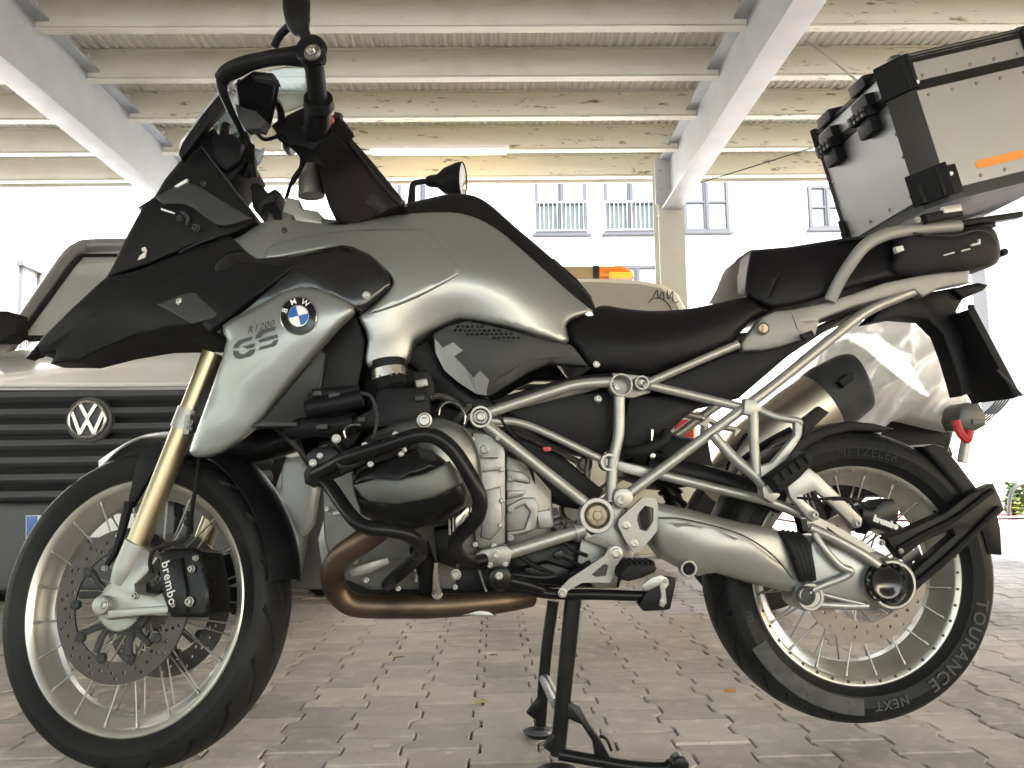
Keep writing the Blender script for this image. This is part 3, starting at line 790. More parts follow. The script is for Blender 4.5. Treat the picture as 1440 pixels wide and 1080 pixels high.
# forks: stanchion, clamp band, cast foot
bm = NB(); tube(bm, [(192, 768, -.108), (300, 497, -.105)], .0225, 28, smooth=False); ft = obj('fork_tube', bm, M['gold'], moto)
p0 = P(192, 768, -.108); p1 = P(300, 497, -.105)
bm = NB(); sweep(bm, [p0.lerp(p1, .595), p0.lerp(p1, .70)], .0262, 28)
for u, v in ((268, 594), (266, 602)): bolt(bm, u, v, -.132, 4, .006)
box(bm, P(266, 598, -.125), (.012, .016, .04)); obj('clamp', bm, M['swing'], ft)
mirror(ft)
bm = NB()
tube(bm, [(197, 764, -.108), (181, 800, -.108), (172, 822, -.108)], [.0295, .029, .024], 28)
slab(bm, [(160, 800), (176, 790), (203, 770), (214, 780), (222, 784), (205, 808), (189, 822), (190, 833), (216, 838), (228, 834), (234, 848), (236, 858), (232, 866), (190, 866), (150, 872), (140, 868), (137, 850), (143, 836), (155, 826)], -.128, .034, .005)
slab(bm, [(150, 858), (236, 851), (236, 862), (152, 870)], -.136, .02, .003)
knob(bm, 146, 851, -.128, 13.5, .012, .2)
fl = obj('fork_foot', bm, M['swing'], moto)
bm = NB(); bolt(bm, 146, 851, -.1405, 7, .004); bolt(bm, 190, 838, -.13, 5, .006); bolt(bm, 148, 799, -.11, 4, .006); obj('axle_bolt', bm, M['bolt'], fl)
fl2 = mirror(fl)
def caliper(parent):
    bm = NB()
    slab(bm, [(221, 778), (238, 771), (270, 770), (283, 776), (292, 828), (292, 862), (284, 869), (240, 868), (236, 858), (226, 812)], -.142, .075, .008, seg=3)
    slab(bm, [(222, 790), (254, 784), (262, 830), (262, 862), (240, 867), (235, 855), (227, 822)], -.150, .02, .004)
    c = obj('caliper', bm, M['satin'], parent)
    bm = NB()
    for u, v, r in ((267, 846, 6.5), (246, 851, 4), (270, 800, 5), (276, 785, 4)): bolt(bm, u, v, -.146, r, .007)
    obj('bolt', bm, M['bolt'], c)
    a = P(233, 795, -.1506); b = P(242, 845, -.1506); dv = (b - a); L_ = dv.length; dx = dv.normalized(); dy = Vector((dx.z, 0, -dx.x)) * 1
    bm = NB(); mid = (a + b) / 2
    letters(bm, 'brembo', lambda p: mid + dx * p.x + Vector((-dx.z, 0, dx.x)) * p.y, size=L_ / 2.75, bold=.0004, spacing=1.08)
    obj('lettering', bm, M['print'], c, smooth=0)
    return c
cal = caliper(moto)
cal2 = mirror(cal)
for ch in list(cal2.children):
    if ch.name.startswith('lettering'): bpy.data.objects.remove(ch)
bm = NB()   # brake hose and sensor lead
tube(bm, [(280, 640, -.06), (277, 672, -.07), (272, 705, -.09), (267, 735, -.12), (262, 757, -.135), (240, 765, -.14), (218, 772, -.14), (211, 790, -.13), (214, 806, -.125)], .0042, 8)
knob(bm, 267, 735, -.128, 5, .012)
tube(bm, [(267, 722, -.10), (267, 748, -.125)], .0075, 10)
obj('brake_hose', bm, M['rubber'], moto)
# mudguard: painted nose, black stay, black rear flap
def guard(bm, a0, a1, r0, r1, hw, n=28, m=12, th=.0035, taper=None, crown=.03):
    G = []
    for i in range(n + 1):
        t = i / n; a = R(a0 + (a1 - a0) * t); r = r0 + (r1 - r0) * t; w_ = hw * (taper(t) if taper else 1)
        G.append([(a, r - crown * (2 * j / m - 1) ** 2, w_ * (2 * j / m - 1)) for j in range(m + 1)])
    for off in (0,):
        V = [[bm.verts.new(CF + Vector((r * math.cos(a), y, r * math.sin(a)))) for a, r, y in row] for row in G]
        W = [[bm.verts.new(CF + Vector(((r - th) * math.cos(a), y * .97, (r - th) * math.sin(a)))) for a, r, y in row] for row in G]
        for i in range(n):
            for j in range(m):
                bm.faces.new((V[i][j], V[i + 1][j], V[i + 1][j + 1], V[i][j + 1])); bm.faces.new((W[i][j + 1], W[i + 1][j + 1], W[i + 1][j], W[i][j]))
        for i in range(n):
            for j in (0, m): bm.faces.new((V[i][j], W[i][j], W[i + 1][j], V[i + 1][j]))
        for i in (0, n):
            for j in range(m): bm.faces.new((V[i][j], V[i][j + 1], W[i][j + 1], W[i][j]))
bm = NB(); guard(bm, 117, 58, .350, .385, .078, n=36, taper=lambda t: min(1, .12 + t * 1.9), crown=.022); mg = obj('mudguard', bm, M['silver'], moto)
bm = NB(); guard(bm, 63, 8, .372, .352, .074, crown=.03, taper=lambda t: 1 - .15 * t); obj('rear_flap', bm, M['plastic'], mg)
bm = NB(); slab(bm, [(197, 632), (232, 622), (216, 660), (186, 712), (180, 716), (180, 700), (190, 660)], -.082, .01, .003)
tube(bm, [(181, 706, -.085), (172, 745, -.09), (162, 775, -.095), (150, 795, -.1)], [.010, .008, .006], 12)
st = obj('mudguard_stay', bm, M['plastic'], mg)
mirror(st)
# head tube / telelever fillers behind the shroud
bm = NB(); tube(bm, [(330, 497, 0), (392, 382, 0)], .026, 20, smooth=False)
slab(bm, [(262, 575), (330, 470), (350, 480), (290, 600)], -.12, .24, .01)
obj('fork_bridge', bm, M['satin'], moto)
use(BIKE)
bm = NB(); tube(bm, [(300, 625, 0), (360, 628, .0), (420, 612, 0), (470, 600, 0)], .035, 14)
slab(bm, [(340, 600), (372, 598), (392, 612), (418, 636), (430, 655), (444, 660), (430, 640), (420, 604), (352, 596)], -.10, .2, .006)
obj('telelever_arm', bm, M['satin'], moto)

# ---------------------------------------------------------------- beak, fairing, shroud, radiator
bm = NB()
f = panel(bm, [(36, 504, -.035), (62, 472, -.05), (98, 436, -.07), (145, 393, -.085), (200, 378, -.10), (262, 352, -.12), (322, 330, -.15), (362, 368, -.215), (420, 372, -.235), (330, 440, -.235), (296, 468, -.225), (285, 456, -.205), (240, 462, -.16), (190, 473, -.12), (148, 490, -.085), (110, 509, -.06), (71, 512, -.04), (78, 496, -.04), (58, 499, -.035), (54, 490, -.035)],
      [(120, 445, -.10), (200, 425, -.145), (270, 400, -.185), (320, 385, -.215), (150, 475, -.095), (230, 450, -.165)], step=8, roll=.01, rw=5, n=1, both=True,
      creases=[[(60, 490), (120, 452), (200, 412), (300, 372)]])
beak = obj('beak', bm, M['plastic'], moto, smooth=30)
bm = NB()
panel(bm, [(221, 428, -.155), (262, 412, -.18), (330, 396, -.215), (352, 410, -.225), (300, 448, -.225), (270, 456, -.20)], [(280, 430, -.205)], roll=.004, rw=4, n=1, thick=.02)
v_ = obj('vent_panel', bm, M['greyplastic'], beak, smooth=30)
bm = NB(); bolt(bm, 253, 424, -.178, 5, .006); bolt(bm, 275, 359, -.13, 3.5, .006); obj('bolt', bm, M['bolt'], beak); mirror(v_)
# side trim over the tank front, black and glossy
bm = NB()
panel(bm, [(300, 372, -.19), (340, 350, -.19), (362, 363, -.215), (420, 356, -.228), (480, 344, -.235), (508, 352, -.238), (530, 365, -.24), (552, 396, -.24), (546, 410, -.235), (508, 442, -.245), (498, 438, -.26), (440, 416, -.238), (408, 420, -.233), (345, 450, -.222), (306, 468, -.212)],
      [(430, 380, -.245), (500, 395, -.25), (520, 400, -.25), (360, 410, -.235), (470, 365, -.236)], step=8, roll=.02, rw=8, n=2, thick=.04, creases=[[(512, 425), (545, 398), (520, 366)]])
tr = obj('side_trim', bm, M['gloss'], moto, smooth=50); mirror(tr)
bm = NB(); bolt(bm, 515, 415, -.248, 5, .005); obj('bolt', bm, M['bolt'], tr)
# silver shroud
bm = NB()
out = [(308, 457, -.215), (345, 437, -.222), (382, 417, -.232), (410, 406, -.24), (440, 404, -.25), (466, 413, -.262), (490, 425, -.272), (498, 438, -.276), (478, 458, -.272), (445, 495, -.262), (412, 533, -.252), (386, 566, -.243), (366, 592, -.236), (340, 617, -.222), (308, 637, -.205), (282, 643, -.196), (268, 638, -.192), (270, 622, -.194), (299, 543, -.204), (319, 477, -.213)]
ysh = panel(bm, out, [(330, 480, -.240), (400, 430, -.268), (440, 425, -.282), (470, 435, -.287), (400, 480, -.272), (350, 540, -.25), (310, 600, -.226), (430, 470, -.278), (372, 520, -.262), (335, 455, -.24), (380, 545, -.252), (345, 592, -.236)],
      step=6, roll=.014, rw=9, n=2, thick=.02)
sh = obj('shroud', bm, M['silver'], moto, smooth=60)
def on(u, v, d=.0012): return P(u, v, float(ysh((u, v))[0]) - d)
mirror(sh)
# round badge
eu, ev, er = 419.5, 444, 26.5
rot_ = R(-14)
def eb(x, y, d): # x right, y up in units of badge radius
    c, s = math.cos(rot_), math.sin(rot_)
    return on(eu + er * (x * c + y * s), ev - er * 1.02 * (y * c - x * s), d)
def badge_ring(bm, r0, r1, d0, d1, a0=0, a1=2 * PI, n=48):
    V = []
    for k in range(n + 1):
        a = a0 + (a1 - a0) * k / n
        V.append((bm.verts.new(eb(r0 * math.cos(a), r0 * math.sin(a), d0)), bm.verts.new(eb(r1 * math.cos(a), r1 * math.sin(a), d1))))
    for k in range(n): bm.faces.new((V[k][0], V[k + 1][0], V[k + 1][1], V[k][1]))
bm = NB(); badge_ring(bm, 0.001, .93, .0062, .006); badge_ring(bm, .93, 1.0, .006, .0035); badge_ring(bm, 1.0, 1.01, .0035, -.004)
bd = obj('badge', bm, M['gloss'], sh, smooth=30)
bm = NB(); badge_ring(bm, .945, .985, .0066, .0056); badge_ring(bm, .52, .565, .0072, .0072)
obj('badge_ring', bm, M['steel'], sh, smooth=0)
bm = NB()
for q in (0, 2): badge_ring(bm, .01, .52, .0078, .0078, q * PI / 2, (q + 1) * PI / 2, 14)
obj('badge_field', bm, M['white'], sh, smooth=0)
bm = NB()
for q in (1, 3): badge_ring(bm, .01, .52, .0078, .0078, q * PI / 2, (q + 1) * PI / 2, 14)
obj('badge_field', bm, M['blue'], sh, smooth=0)
bm = NB()
for ch, an in (('B', 145), ('M', 96), ('W', 47)):
    a = R(an); cx, cy = .755 * math.cos(a), .755 * math.sin(a); t = a - PI / 2
    letters(bm, ch, lambda p: eb(cx + p.x * math.cos(t) - p.y * math.sin(t), cy + p.x * math.sin(t) + p.y * math.cos(t), .0072), size=.42, bold=.006)
obj('lettering', bm, M['white'], sh, smooth=0)
# model script: cut letters
Z = lambda a, b: (280 + a / 4.154, 380 + b / 4.154)
bm = NB()
GS = [[(197, 456), (208, 432), (228, 412), (252, 402), (313, 386), (303, 408), (262, 420), (243, 430), (231, 447), (229, 455)],
      [(250, 446), (327, 425), (318, 450), (282, 460)],
      [(197, 468), (229, 470), (236, 488), (262, 490), (290, 480), (297, 466), (327, 458), (318, 484), (300, 502), (240, 519), (214, 514), (200, 496)],
      [(326, 402), (332, 380), (352, 356), (376, 344), (450, 327), (441, 350), (382, 367), (366, 382), (364, 392)],
      [(344, 408), (376, 396), (456, 374), (462, 392), (424, 404), (352, 424)],
      [(343, 470), (356, 447), (418, 430), (430, 417), (432, 412), (462, 402), (456, 424), (440, 444)]]
for g in GS:
    V = [bm.verts.new(on(*Z(*p), .0012)) for p in g]; bm.faces.new(V)
bmesh.ops.triangulate(bm, faces=bm.faces)
obj('lettering', bm, M['dkprint'], sh, smooth=0)
bm = NB(); a = R(-15)
def ln(p):
    u = 280 + 358 / 4.154 + p.x * 46 * math.cos(-a) ; v = 380 + 332 / 4.154 - p.y * 46 - p.x * 46 * math.sin(-a) * 1.05
    return on(u, v, .001)
letters(bm, 'R1200', ln, size=.29, shear=.3, spacing=1.15)
obj('lettering', bm, M['gunmetal'], sh, smooth=0)
# radiator block behind the shroud
bm = NB()
slab(bm, [(500, 436), (506, 455), (514, 480), (510, 510), (500, 560), (462, 600), (440, 604), (352, 597), (384, 560), (446, 488), (482, 450)], -.215, .16, .004)
obj('radiator_cowl', bm, M['plastic'], moto)
bm = NB()
n = 22
for i in range(n):
    t = i / (n - 1)
    tube(bm, [(450 + 8 * t - 4 - 0, 500 - 10 * t, -.2405 + .02 * t), ] if False else [(372 + 62 * t, 594, -.226 + .004 * t), (452 + 4 * t, 492 + 60 * t * .2, -.236)], .0012, 5, smooth=False)
obj('radiator_fin', bm, M['radiator'], moto, kind='stuff')
bm = NB(); slab(bm, [(366, 594), (448, 494), (458, 497), (452, 540), (436, 600), (368, 598)], -.222, .02, .001); obj('radiator', bm, M['radiator'], moto)
bm = NB(); slab(bm, [(352, 600), (366, 592), (425, 594), (428, 599)], -.24, .06, .002); obj('radiator_frame', bm, M['greyplastic'], moto)
# ---------------------------------------------------------------- tank, seat
bm = NB()
tout = [(313, 349, -.16), (340, 331, -.15), (370, 312, -.14), (402, 309, -.135), (440, 313, -.125), (480, 316, -.12), (530, 307, -.115), (580, 300, -.11), (633, 297, -.105), (662, 302, -.105), (684, 312, -.11), (713, 333, -.112), (763, 377, -.115), (800, 410, -.115), (828, 432, -.115), (834, 438, -.115),
        (805, 448, -.14), (796, 459, -.16), (800, 479, -.165), (790, 483, -.165), (773, 477, -.168), (713, 460, -.172), (654, 449, -.178), (637, 451, -.18), (610, 463, -.185), (588, 475, -.19), (581, 482, -.195), (576, 500, -.215), (570, 508, -.225), (547, 513, -.23), (518, 517, -.225), (514, 500, -.23), (517, 480, -.24), (513, 463, -.245), (504, 446, -.24),
        (514, 438, -.236), (535, 420, -.232), (552, 398, -.228), (543, 383, -.228), (517, 363, -.225), (500, 357, -.224), (480, 352, -.222), (420, 362, -.215), (360, 370, -.205)]
tc = [(430, 335, -.19), (500, 332, -.185), (560, 325, -.17), (620, 330, -.165), (590, 355, -.205), (648, 379, -.214), (605, 406, -.226), (560, 430, -.24), (690, 385, -.205), (720, 400, -.2), (700, 350, -.165), (760, 425, -.19), (545, 465, -.262), (650, 420, -.2), (380, 335, -.18)]
tf = panel(bm, tout, tc, step=6, roll=.012, rw=7, n=2, both=True, reg=8000)
tank = obj('tank', bm, M['silver'], moto, smooth=60)
bm = NB(); wo = [(372, 364), (420, 357), (480, 348), (517, 360), (543, 380), (553, 398), (536, 421), (517, 442), (560, 430), (608, 408), (640, 390), (649, 379), (630, 354), (606, 330), (590, 323), (530, 322), (470, 326), (420, 334), (380, 345)]
wy = lambda u, v, d=.005: (u, v, float(tf((u, v))[0]) - d)
panel(bm, [wy(*p) for p in wo], [wy(560, 360, .008), wy(600, 380, .008), wy(570, 405, .008), wy(450, 340, .006), wy(610, 350, .007)], step=6, roll=.009, rw=5, n=2, thick=.03)
tw_ = obj('tank_wing', bm, M['silver'], tank, smooth=60); mirror(tw_)
bm = NB()
cp = [(440, 318, -.08), (487, 310, -.09), (520, 302, -.09), (555, 290, -.085), (590, 282, -.08), (630, 273, -.07), (657, 273, -.065), (676, 279, -.065), (696, 293, -.07), (726, 320, -.075), (773, 360, -.08), (802, 388, -.085), (832, 418, -.09), (838, 438, -.1), (826, 436, -.122), (800, 414, -.122), (762, 381, -.122), (712, 337, -.119), (683, 316, -.117), (660, 306, -.112), (633, 301, -.112), (580, 304, -.117), (530, 311, -.122), (480, 320, -.127)]
panel(bm, cp, [(600, 291, -.102), (700, 310, -.105), (780, 380, -.11)], step=6, roll=.015, rw=5, n=2, both=True)
obj('tank_cover', bm, M['plastic'], tank, smooth=60)
bm = NB(); slab(bm, [(771, 361), (780, 363), (812, 392), (833, 417), (836, 436), (829, 433), (800, 400)], -.075, .15, .004); obj('tank_pad', bm, M['rubber'], tank)
bm = NB(); slab(bm, [(825, 432), (832, 436), (836, 446), (829, 447), (820, 440)], -.118, .01, .002); obj('trim_clip', bm, M['steel'], tank)
bm = NB()
sf = [(795, 460, -.125), (800, 449, -.12), (827, 438, -.115), (843, 430, -.10), (857, 430, -.09), (873, 433, -.09), (913, 437, -.10), (960, 435, -.11), (1000, 428, -.12), (1047, 418, -.125), (1060, 420, -.125), (1080, 433, -.135), (1076, 439, -.14), (1060, 448, -.145), (1037, 473, -.15), (1028, 484, -.152), (1000, 498, -.152), (953, 514, -.15), (913, 529, -.148), (899, 529, -.147), (860, 522, -.145), (840, 523, -.145), (826, 516, -.145), (810, 494, -.14), (800, 477, -.135)]
panel(bm, sf, [(850, 470, -.165), (900, 470, -.175), (950, 465, -.18), (1000, 455, -.18), (1040, 440, -.165), (900, 505, -.165), (850, 505, -.158), (960, 495, -.172), (815, 465, -.145)], step=8, roll=.02, rw=12, n=2, both=True)
seat = obj('seat', bm, M['leather'], moto, smooth=60)
bm = NB()
rs = [(1046, 407, -.115), (1054, 357, -.105), (1062, 351, -.10), (1110, 347, -.10), (1173, 337, -.10), (1213, 332, -.10), (1262, 330, -.10), (1300, 340, -.11), (1300, 380, -.13), (1245, 392, -.14), (1192, 407, -.145), (1155, 419, -.147), (1130, 426, -.148), (1093, 434, -.147), (1080, 432, -.145), (1056, 420, -.135)]
panel(bm, rs, [(1075, 370, -.13), (1120, 365, -.125), (1180, 352, -.12), (1100, 400, -.152), (1160, 385, -.150), (1220, 370, -.142), (1075, 405, -.148), (1137, 372, -.142), (1250, 355, -.13)], step=7, roll=.015, rw=8, n=2, both=True, creases=[[(1078, 422), (1097, 382), (1170, 345)]])
obj('pillion_seat', bm, M['leather'], moto, smooth=50)
# sloping front of the pillion seat: widens towards its far side
bm = NB()
a = [P(1058, 353, -.09), P(1048, 408, -.11)]; 
prof = [(1058, 352, -.085), (1048, 356, .0), (1040, 362, .06)]
q = [[(1060, 352, -.10), (1050, 418, -.12)], [(1052, 353, -.06), (1040, 424, -.09)], [(1036, 364, .0), (1018, 426, -.02)], [(1018, 388, .07), (1004, 427, .05)], [(1009, 404, .11), (996, 428, .10)]]
V = [[bm.verts.new(P(*p)) for p in r] for r in q]
for i in range(len(q) - 1): bm.faces.new((V[i][0], V[i + 1][0], V[i + 1][1], V[i][1]))
obj('seat_step', bm, M['rubber'], moto, smooth=80)
bm = NB(); bolt(bm, 839, 512, -.15, 4.5, .004); obj('bolt', bm, M['bolt'], seat)
# side cover under the tank
bm = NB()
so = [(608, 470, -.185), (630, 458, -.183), (657, 451, -.18), (713, 463, -.176), (773, 480, -.172), (800, 484, -.17), (808, 489, -.168), (827, 515, -.158), (800, 513, -.16), (772, 511, -.162), (745, 522, -.17), (690, 556, -.178), (680, 557, -.18), (664, 549, -.18), (628, 521, -.182), (612, 496, -.183)]
scf = panel(bm, so, [(680, 500, -.205), (720, 495, -.202), (760, 497, -.192), (640, 490, -.198), (660, 525, -.198), (700, 527, -.2)], step=7, roll=.006, rw=4, n=1, thick=.03, reg=4000, creases=[[(690, 540), (745, 505), (800, 500)]])
sc = obj('side_cover', bm, M['greyplastic'], moto, smooth=35); mirror(sc)
def onc(u, v, d): return P(u, v, float(scf((u, v))[0]) - d)
bm = NB()
em = [(611, 476), (616, 481), (623, 489), (637, 481), (651, 493), (639, 501), (652, 515), (666, 531), (675, 521), (688, 534), (674, 543), (684, 550), (685, 556), (670, 554), (645, 538), (625, 521), (613, 497)]
A = [bm.verts.new(onc(u, v, .006)) for u, v in em]; B = [bm.verts.new(onc(u, v, -.004)) for u, v in em]
bm.faces.new(A)
for i in range(len(em)): bm.faces.new((A[i], A[i - 1], B[i - 1], B[i]))
bmesh.ops.triangulate(bm, faces=[f for f in bm.faces if len(f.verts) > 4])
obj('emblem', bm, mat('grey_emblem', (.2, .205, .21), .5, .3), sc, smooth=0)
bm = NB()   # perforated strip: dark dished cells
gr = [(624, 463), (652, 453), (678, 457), (728, 469), (734, 474), (722, 480), (700, 478), (650, 471)]
V = [bm.verts.new(onc(u, v, .004)) for u, v in gr]; bm.faces.new(V); bmesh.ops.triangulate(bm, faces=bm.faces)
obj('grille', bm, M['greyplastic'], sc, smooth=0)
bm = NB(); r_ = 0; y = 454
while y < 480:
    x = 620 + (3.4 if r_ % 2 else 0)
    while x < 736:
        if pip((x, y), gr) and segdist([(x, y)], gr)[0] > 1.6:
            V = [bm.verts.new(onc(x + 2.4 * math.cos(k * PI / 3), y + 2.0 * math.sin(k * PI / 3), .0058)) for k in range(6)]; bm.faces.new(V)
        x += 6.8
    y += 5.2; r_ += 1
obj('grille_hole', bm, M['gloss'], sc, smooth=0, kind='stuff')
bm = NB(); slab(bm, [(500, 445), (560, 470), (640, 500), (690, 560), (670, 608), (600, 600), (505, 604), (496, 560)], -.13, .26, .01); slab(bm, [(560, 500), (600, 478), (612, 490), (630, 525), (668, 556), (690, 562), (700, 575), (660, 580), (600, 560), (585, 520)], -.16, .32, .01); obj('air_box', bm, M['plastic'], moto)
# ---------------------------------------------------------------- frame
fr = None
def bar(pts, rpx, name='frame_tube', m='frame', par=None, seg=18, smooth=True, mir=True):
    bm = NB(); s = pxm(*pts[0]); tube(bm, pts, rpx * s, seg, smooth=smooth); o = obj(name, bm, M[m], par or frm)
    if mir: mirror(o)
    return o
bm = NB(); tube(bm, [(700, 575, -.13), (840, 540, -.13)], .012, 12, smooth=False)
frm = obj('frame', bm, M['frame'], moto, label='pale grey tubular trellis frame with open boss rings')
for u, v, y, ro, ri in ((676, 586, -.172, 16, 11.5), (874, 541, -.178, 16.5, 13.5), (903, 538, -.172, 10.5, 7.5), (857, 650, -.172, 13, 8), (840, 725, -.178, 25, 18)):
    bm = NB(); ring(bm, u, v, y, ro, ri, .03, .02 if ro < 16 else .045, 40); mirror(obj('boss_ring', bm, M['frame'], frm))
bm = NB()
for u, v, y, r, h in ((676, 586, -.158, 9, .006), (868, 545, -.14, 6, .006), (903, 538, -.158, 5, .006), (855, 651, -.158, 5.5, .006), (840, 725, -.162, 7, .006)): bolt(bm, u, v, y, r, h)
obj('bolt', bm, M['bolt'], frm)
bm = NB(); s = pxm(840, 725, -.165)
lathe(bm, P(840, 725, -.165), [(17.5 * s, 0), (15 * s, .004), (13.5 * s, .002), (7 * s, .002), (6 * s, .004), (0, .004)], seg=40)
for k in range(6): a = k * PI / 3 + .3; lathe(bm, P(840 + 10.5 * math.cos(a), 725 + 10.5 * math.sin(a), -.168), [(.0035, 0), (.0035, .002), (0, .002)], seg=10)
obj('pivot_cap', bm, mat('stained_cap', (.3, .26, .2), .5, .7, var=.3, vscale=40, dirt=(.12, .08, .05), dscale=30, damt=.6), frm)
bar([(688, 580, -.16), (770, 553, -.16), (812, 541, -.16), (862, 537, -.162)], 7.6)
bar([(684, 598, -.16), (824, 708, -.165)], 8.2, smooth=False)
bar([(690, 592, -.15), (742, 591 + 7, -.15), (846, 646, -.158)], 5.6)
bar([(871, 556, -.16), (870, 610, -.16), (862, 650, -.16), (859, 704, -.16)], 8)
bar([(822, 744, -.165), (716, 777, -.165)], 9.3, smooth=False)
bm = NB(); tube(bm, [(813, 747, -.165), (809, 748, -.165)], .0165, 18, smooth=False); obj('weld_collar', bm, M['frame'], frm)
sub = bar([(872, 703, -.16), (905, 679, -.16), (1047, 573, -.155), (1093, 538, -.15), (1173, 473, -.14), (1203, 449, -.135), (1235, 430, -.13), (1290, 408, -.12)], 7.6, 'rear_frame_tube')
bar([(909, 541, -.155), (1035, 571, -.15), (1048, 576, -.15)], 6.5)
bar([(905, 545, -.158), (912, 538, -.16), (1000, 500, -.162), (1038, 484, -.16)], 6.0, smooth=False)
bm = NB(); knob(bm, 874, 700, -.172, 14, .02, .15); bolt(bm, 873, 703, -.19, 8, .006); obj('pivot_boss', bm, M['frame'], frm)
bm = NB(); slab(bm, [(655, 590), (662, 572), (690, 568), (690, 600)], -.15, .3, .004); slab(bm, [(862, 524), (885, 526), (915, 530), (915, 552), (890, 560), (860, 556)], -.14, .02, .003)
obj('gusset', bm, M['frame'], frm)
# passenger peg hanger
pk = bar([(1003, 612, -.165), (1030, 642, -.17), (1060, 668, -.178), (1073, 682, -.18)], 7.5, 'peg_hanger')
bar([(1059, 572, -.165), (1060, 620, -.172), (1064, 668, -.18)], 7, 'hanger_strut', par=pk)
bar([(1062, 574, -.165), (1090, 586, -.172), (1122, 592, -.18), (1130, 600, -.18)], 5.2, 'hanger_strut', par=pk)
bm = NB(); slab(bm, [(1118, 592), (1132, 590), (1134, 606), (1122, 622), (1092, 664), (1080, 680), (1066, 676), (1068, 656), (1086, 650), (1118, 612)], -.186, .014, .004)
slab(bm, [(1048, 560), (1062, 562), (1072, 574), (1062, 586), (1046, 582)], -.176, .02, .004)
o = obj('hanger_plate', bm, M['frame'], pk); mirror(o)
bm = NB(); slab(bm, [(1131, 588), (1153, 571), (1167, 580), (1140, 606), (1130, 618)], -.192, .02, .003); obj('heel_guard', bm, M['plastic'], pk)
bm = NB(); q = [(1082, 672), (1136, 634), (1144, 646), (1141, 655), (1126, 672), (1098, 694)]
slab(bm, q, -.235, .06, .005); 
for k in range(5): slab(bm, [(1086 + k * 11, 672 - k * 8), (1091 + k * 11, 668 - k * 8), (1098 + k * 11, 680 - k * 8), (1093 + k * 11, 684 - k * 8)], -.242, .01, .002)
peg = obj('passenger_peg', bm, M['rubber'], moto); mirror(peg)
bm = NB(); slab(bm, [(1072, 684), (1086, 680), (1098, 696), (1088, 708), (1074, 700)], -.2, .03, .003); obj('peg_bracket', bm, M['frame'], peg)
# rider peg plate
bm = NB(); slab(bm, [(869, 738), (871, 730), (885, 717), (903, 700), (922, 701), (925, 708), (924, 746), (916, 757), (898, 777), (890, 776), (878, 757)], -.196, .012, .002, holes=[[(898, 721), (907, 711), (919, 714), (919, 732), (910, 747), (900, 745), (896, 732)]])
hp = obj('heel_plate', bm, M['cast'], moto)
bm = NB(); bolt(bm, 880.6, 739.4, -.197, 6, .003); bolt(bm, 892, 765, -.197, 6, .003); obj('bolt', bm, M['bolt'], hp); mirror(hp)
bm = NB(); slab(bm, [(860, 706), (880, 716), (868, 740), (880, 760), (892, 780), (880, 800), (850, 770), (822, 760), (818, 740), (832, 752), (856, 742)], -.165, .02, .003)
slab(bm, [(820, 745), (856, 748), (872, 800), (866, 828), (836, 826), (812, 790)], -.13, .02, .003)
o = obj('peg_bracket', bm, M['cast'], moto); mirror(o)
# linkage lever: pierced triangular bracket
bm = NB(); Z8 = lambda a, b: (660 + a / 2.842, 700 + b / 2.842)
slab(bm, [Z8(*p) for p in ((358, 383), (364, 360), (400, 325), (540, 232), (560, 200), (585, 192), (610, 205), (616, 228), (585, 275), (572, 320), (560, 340), (520, 338), (450, 340), (395, 372), (375, 398))], -.205, .008, .0, holes=[[Z8(*p) for p in ((487, 308), (540, 263), (556, 272), (545, 312), (505, 316))]])
lv = obj('pierced_bracket', bm, M['cast'], moto)
bm = NB(); bolt(bm, 866.5, 778, -.206, 9, .005); bolt(bm, 791, 834, -.207, 6, .006); obj('bolt', bm, M['bolt'], lv)
# ---------------------------------------------------------------- inner body: battery box, wiring
bm = NB()
slab(bm, [(690, 572), (770, 556), (860, 550), (866, 600), (850, 640), (820, 634), (740, 596)], -.135, .27, .008)
slab(bm, [(884, 556), (960, 556), (1000, 560), (960, 590), (930, 620), (890, 645), (874, 620)], -.12, .24, .008)
slab(bm, [(905, 545), (1042, 490), (1150, 458), (1200, 440), (1110, 500), (1040, 560), (1010, 566)], -.13, .26, .006)
obj('battery_box', bm, M['plastic'], moto)
bm = NB(); slab(bm, [(700, 600), (790, 640), (850, 690), (830, 720), (790, 712), (760, 690), (735, 640)], -.10, .2, .01); slab(bm, [(690, 562), (800, 530), (880, 520), (900, 540), (870, 552), (770, 556), (700, 575)], -.12, .24, .006)
slab(bm, [(900, 600), (1000, 620), (1010, 680), (930, 690), (880, 670)], -.02, .14, .02)
obj('inner_cover', bm, M['plastic'], moto)
bm = NB(); bolt(bm, 841, 561, -.137, 5, .008); bolt(bm, 788, 617, -.137, 4, .006); obj('bolt', bm, M['bolt'], moto)
bm = NB(); tube(bm, [(880, 636, -.13), (900, 634, -.15), (930, 622, -.15), (938, 608, -.14)], .012, 12); tube(bm, [(700, 582, -.16), (712, 600, -.15), (740, 640, -.12), (755, 690, -.11), (768, 720, -.11)], .004, 8)
tube(bm, [(720, 775, -.14), (760, 800, -.14), (800, 806, -.13), (830, 790, -.13)], .005, 8); tube(bm, [(776, 742, -.13), (800, 770, -.14), (826, 782, -.14)], .004, 8)
obj('hose', bm, M['rubber'], moto)
bm = NB(); slab(bm, [(763, 629), (774, 628), (776, 634), (765, 635)], -.138, .01, .001); obj('red_tab', bm, M['red'], moto)
bm = NB(); tube(bm, [(917, 604, -.14), (917, 640, -.14)], .003, 8, smooth=False); knob(bm, 917, 641, -.14, 4, .008); obj('linkage_rod', bm, M['steel'], moto)
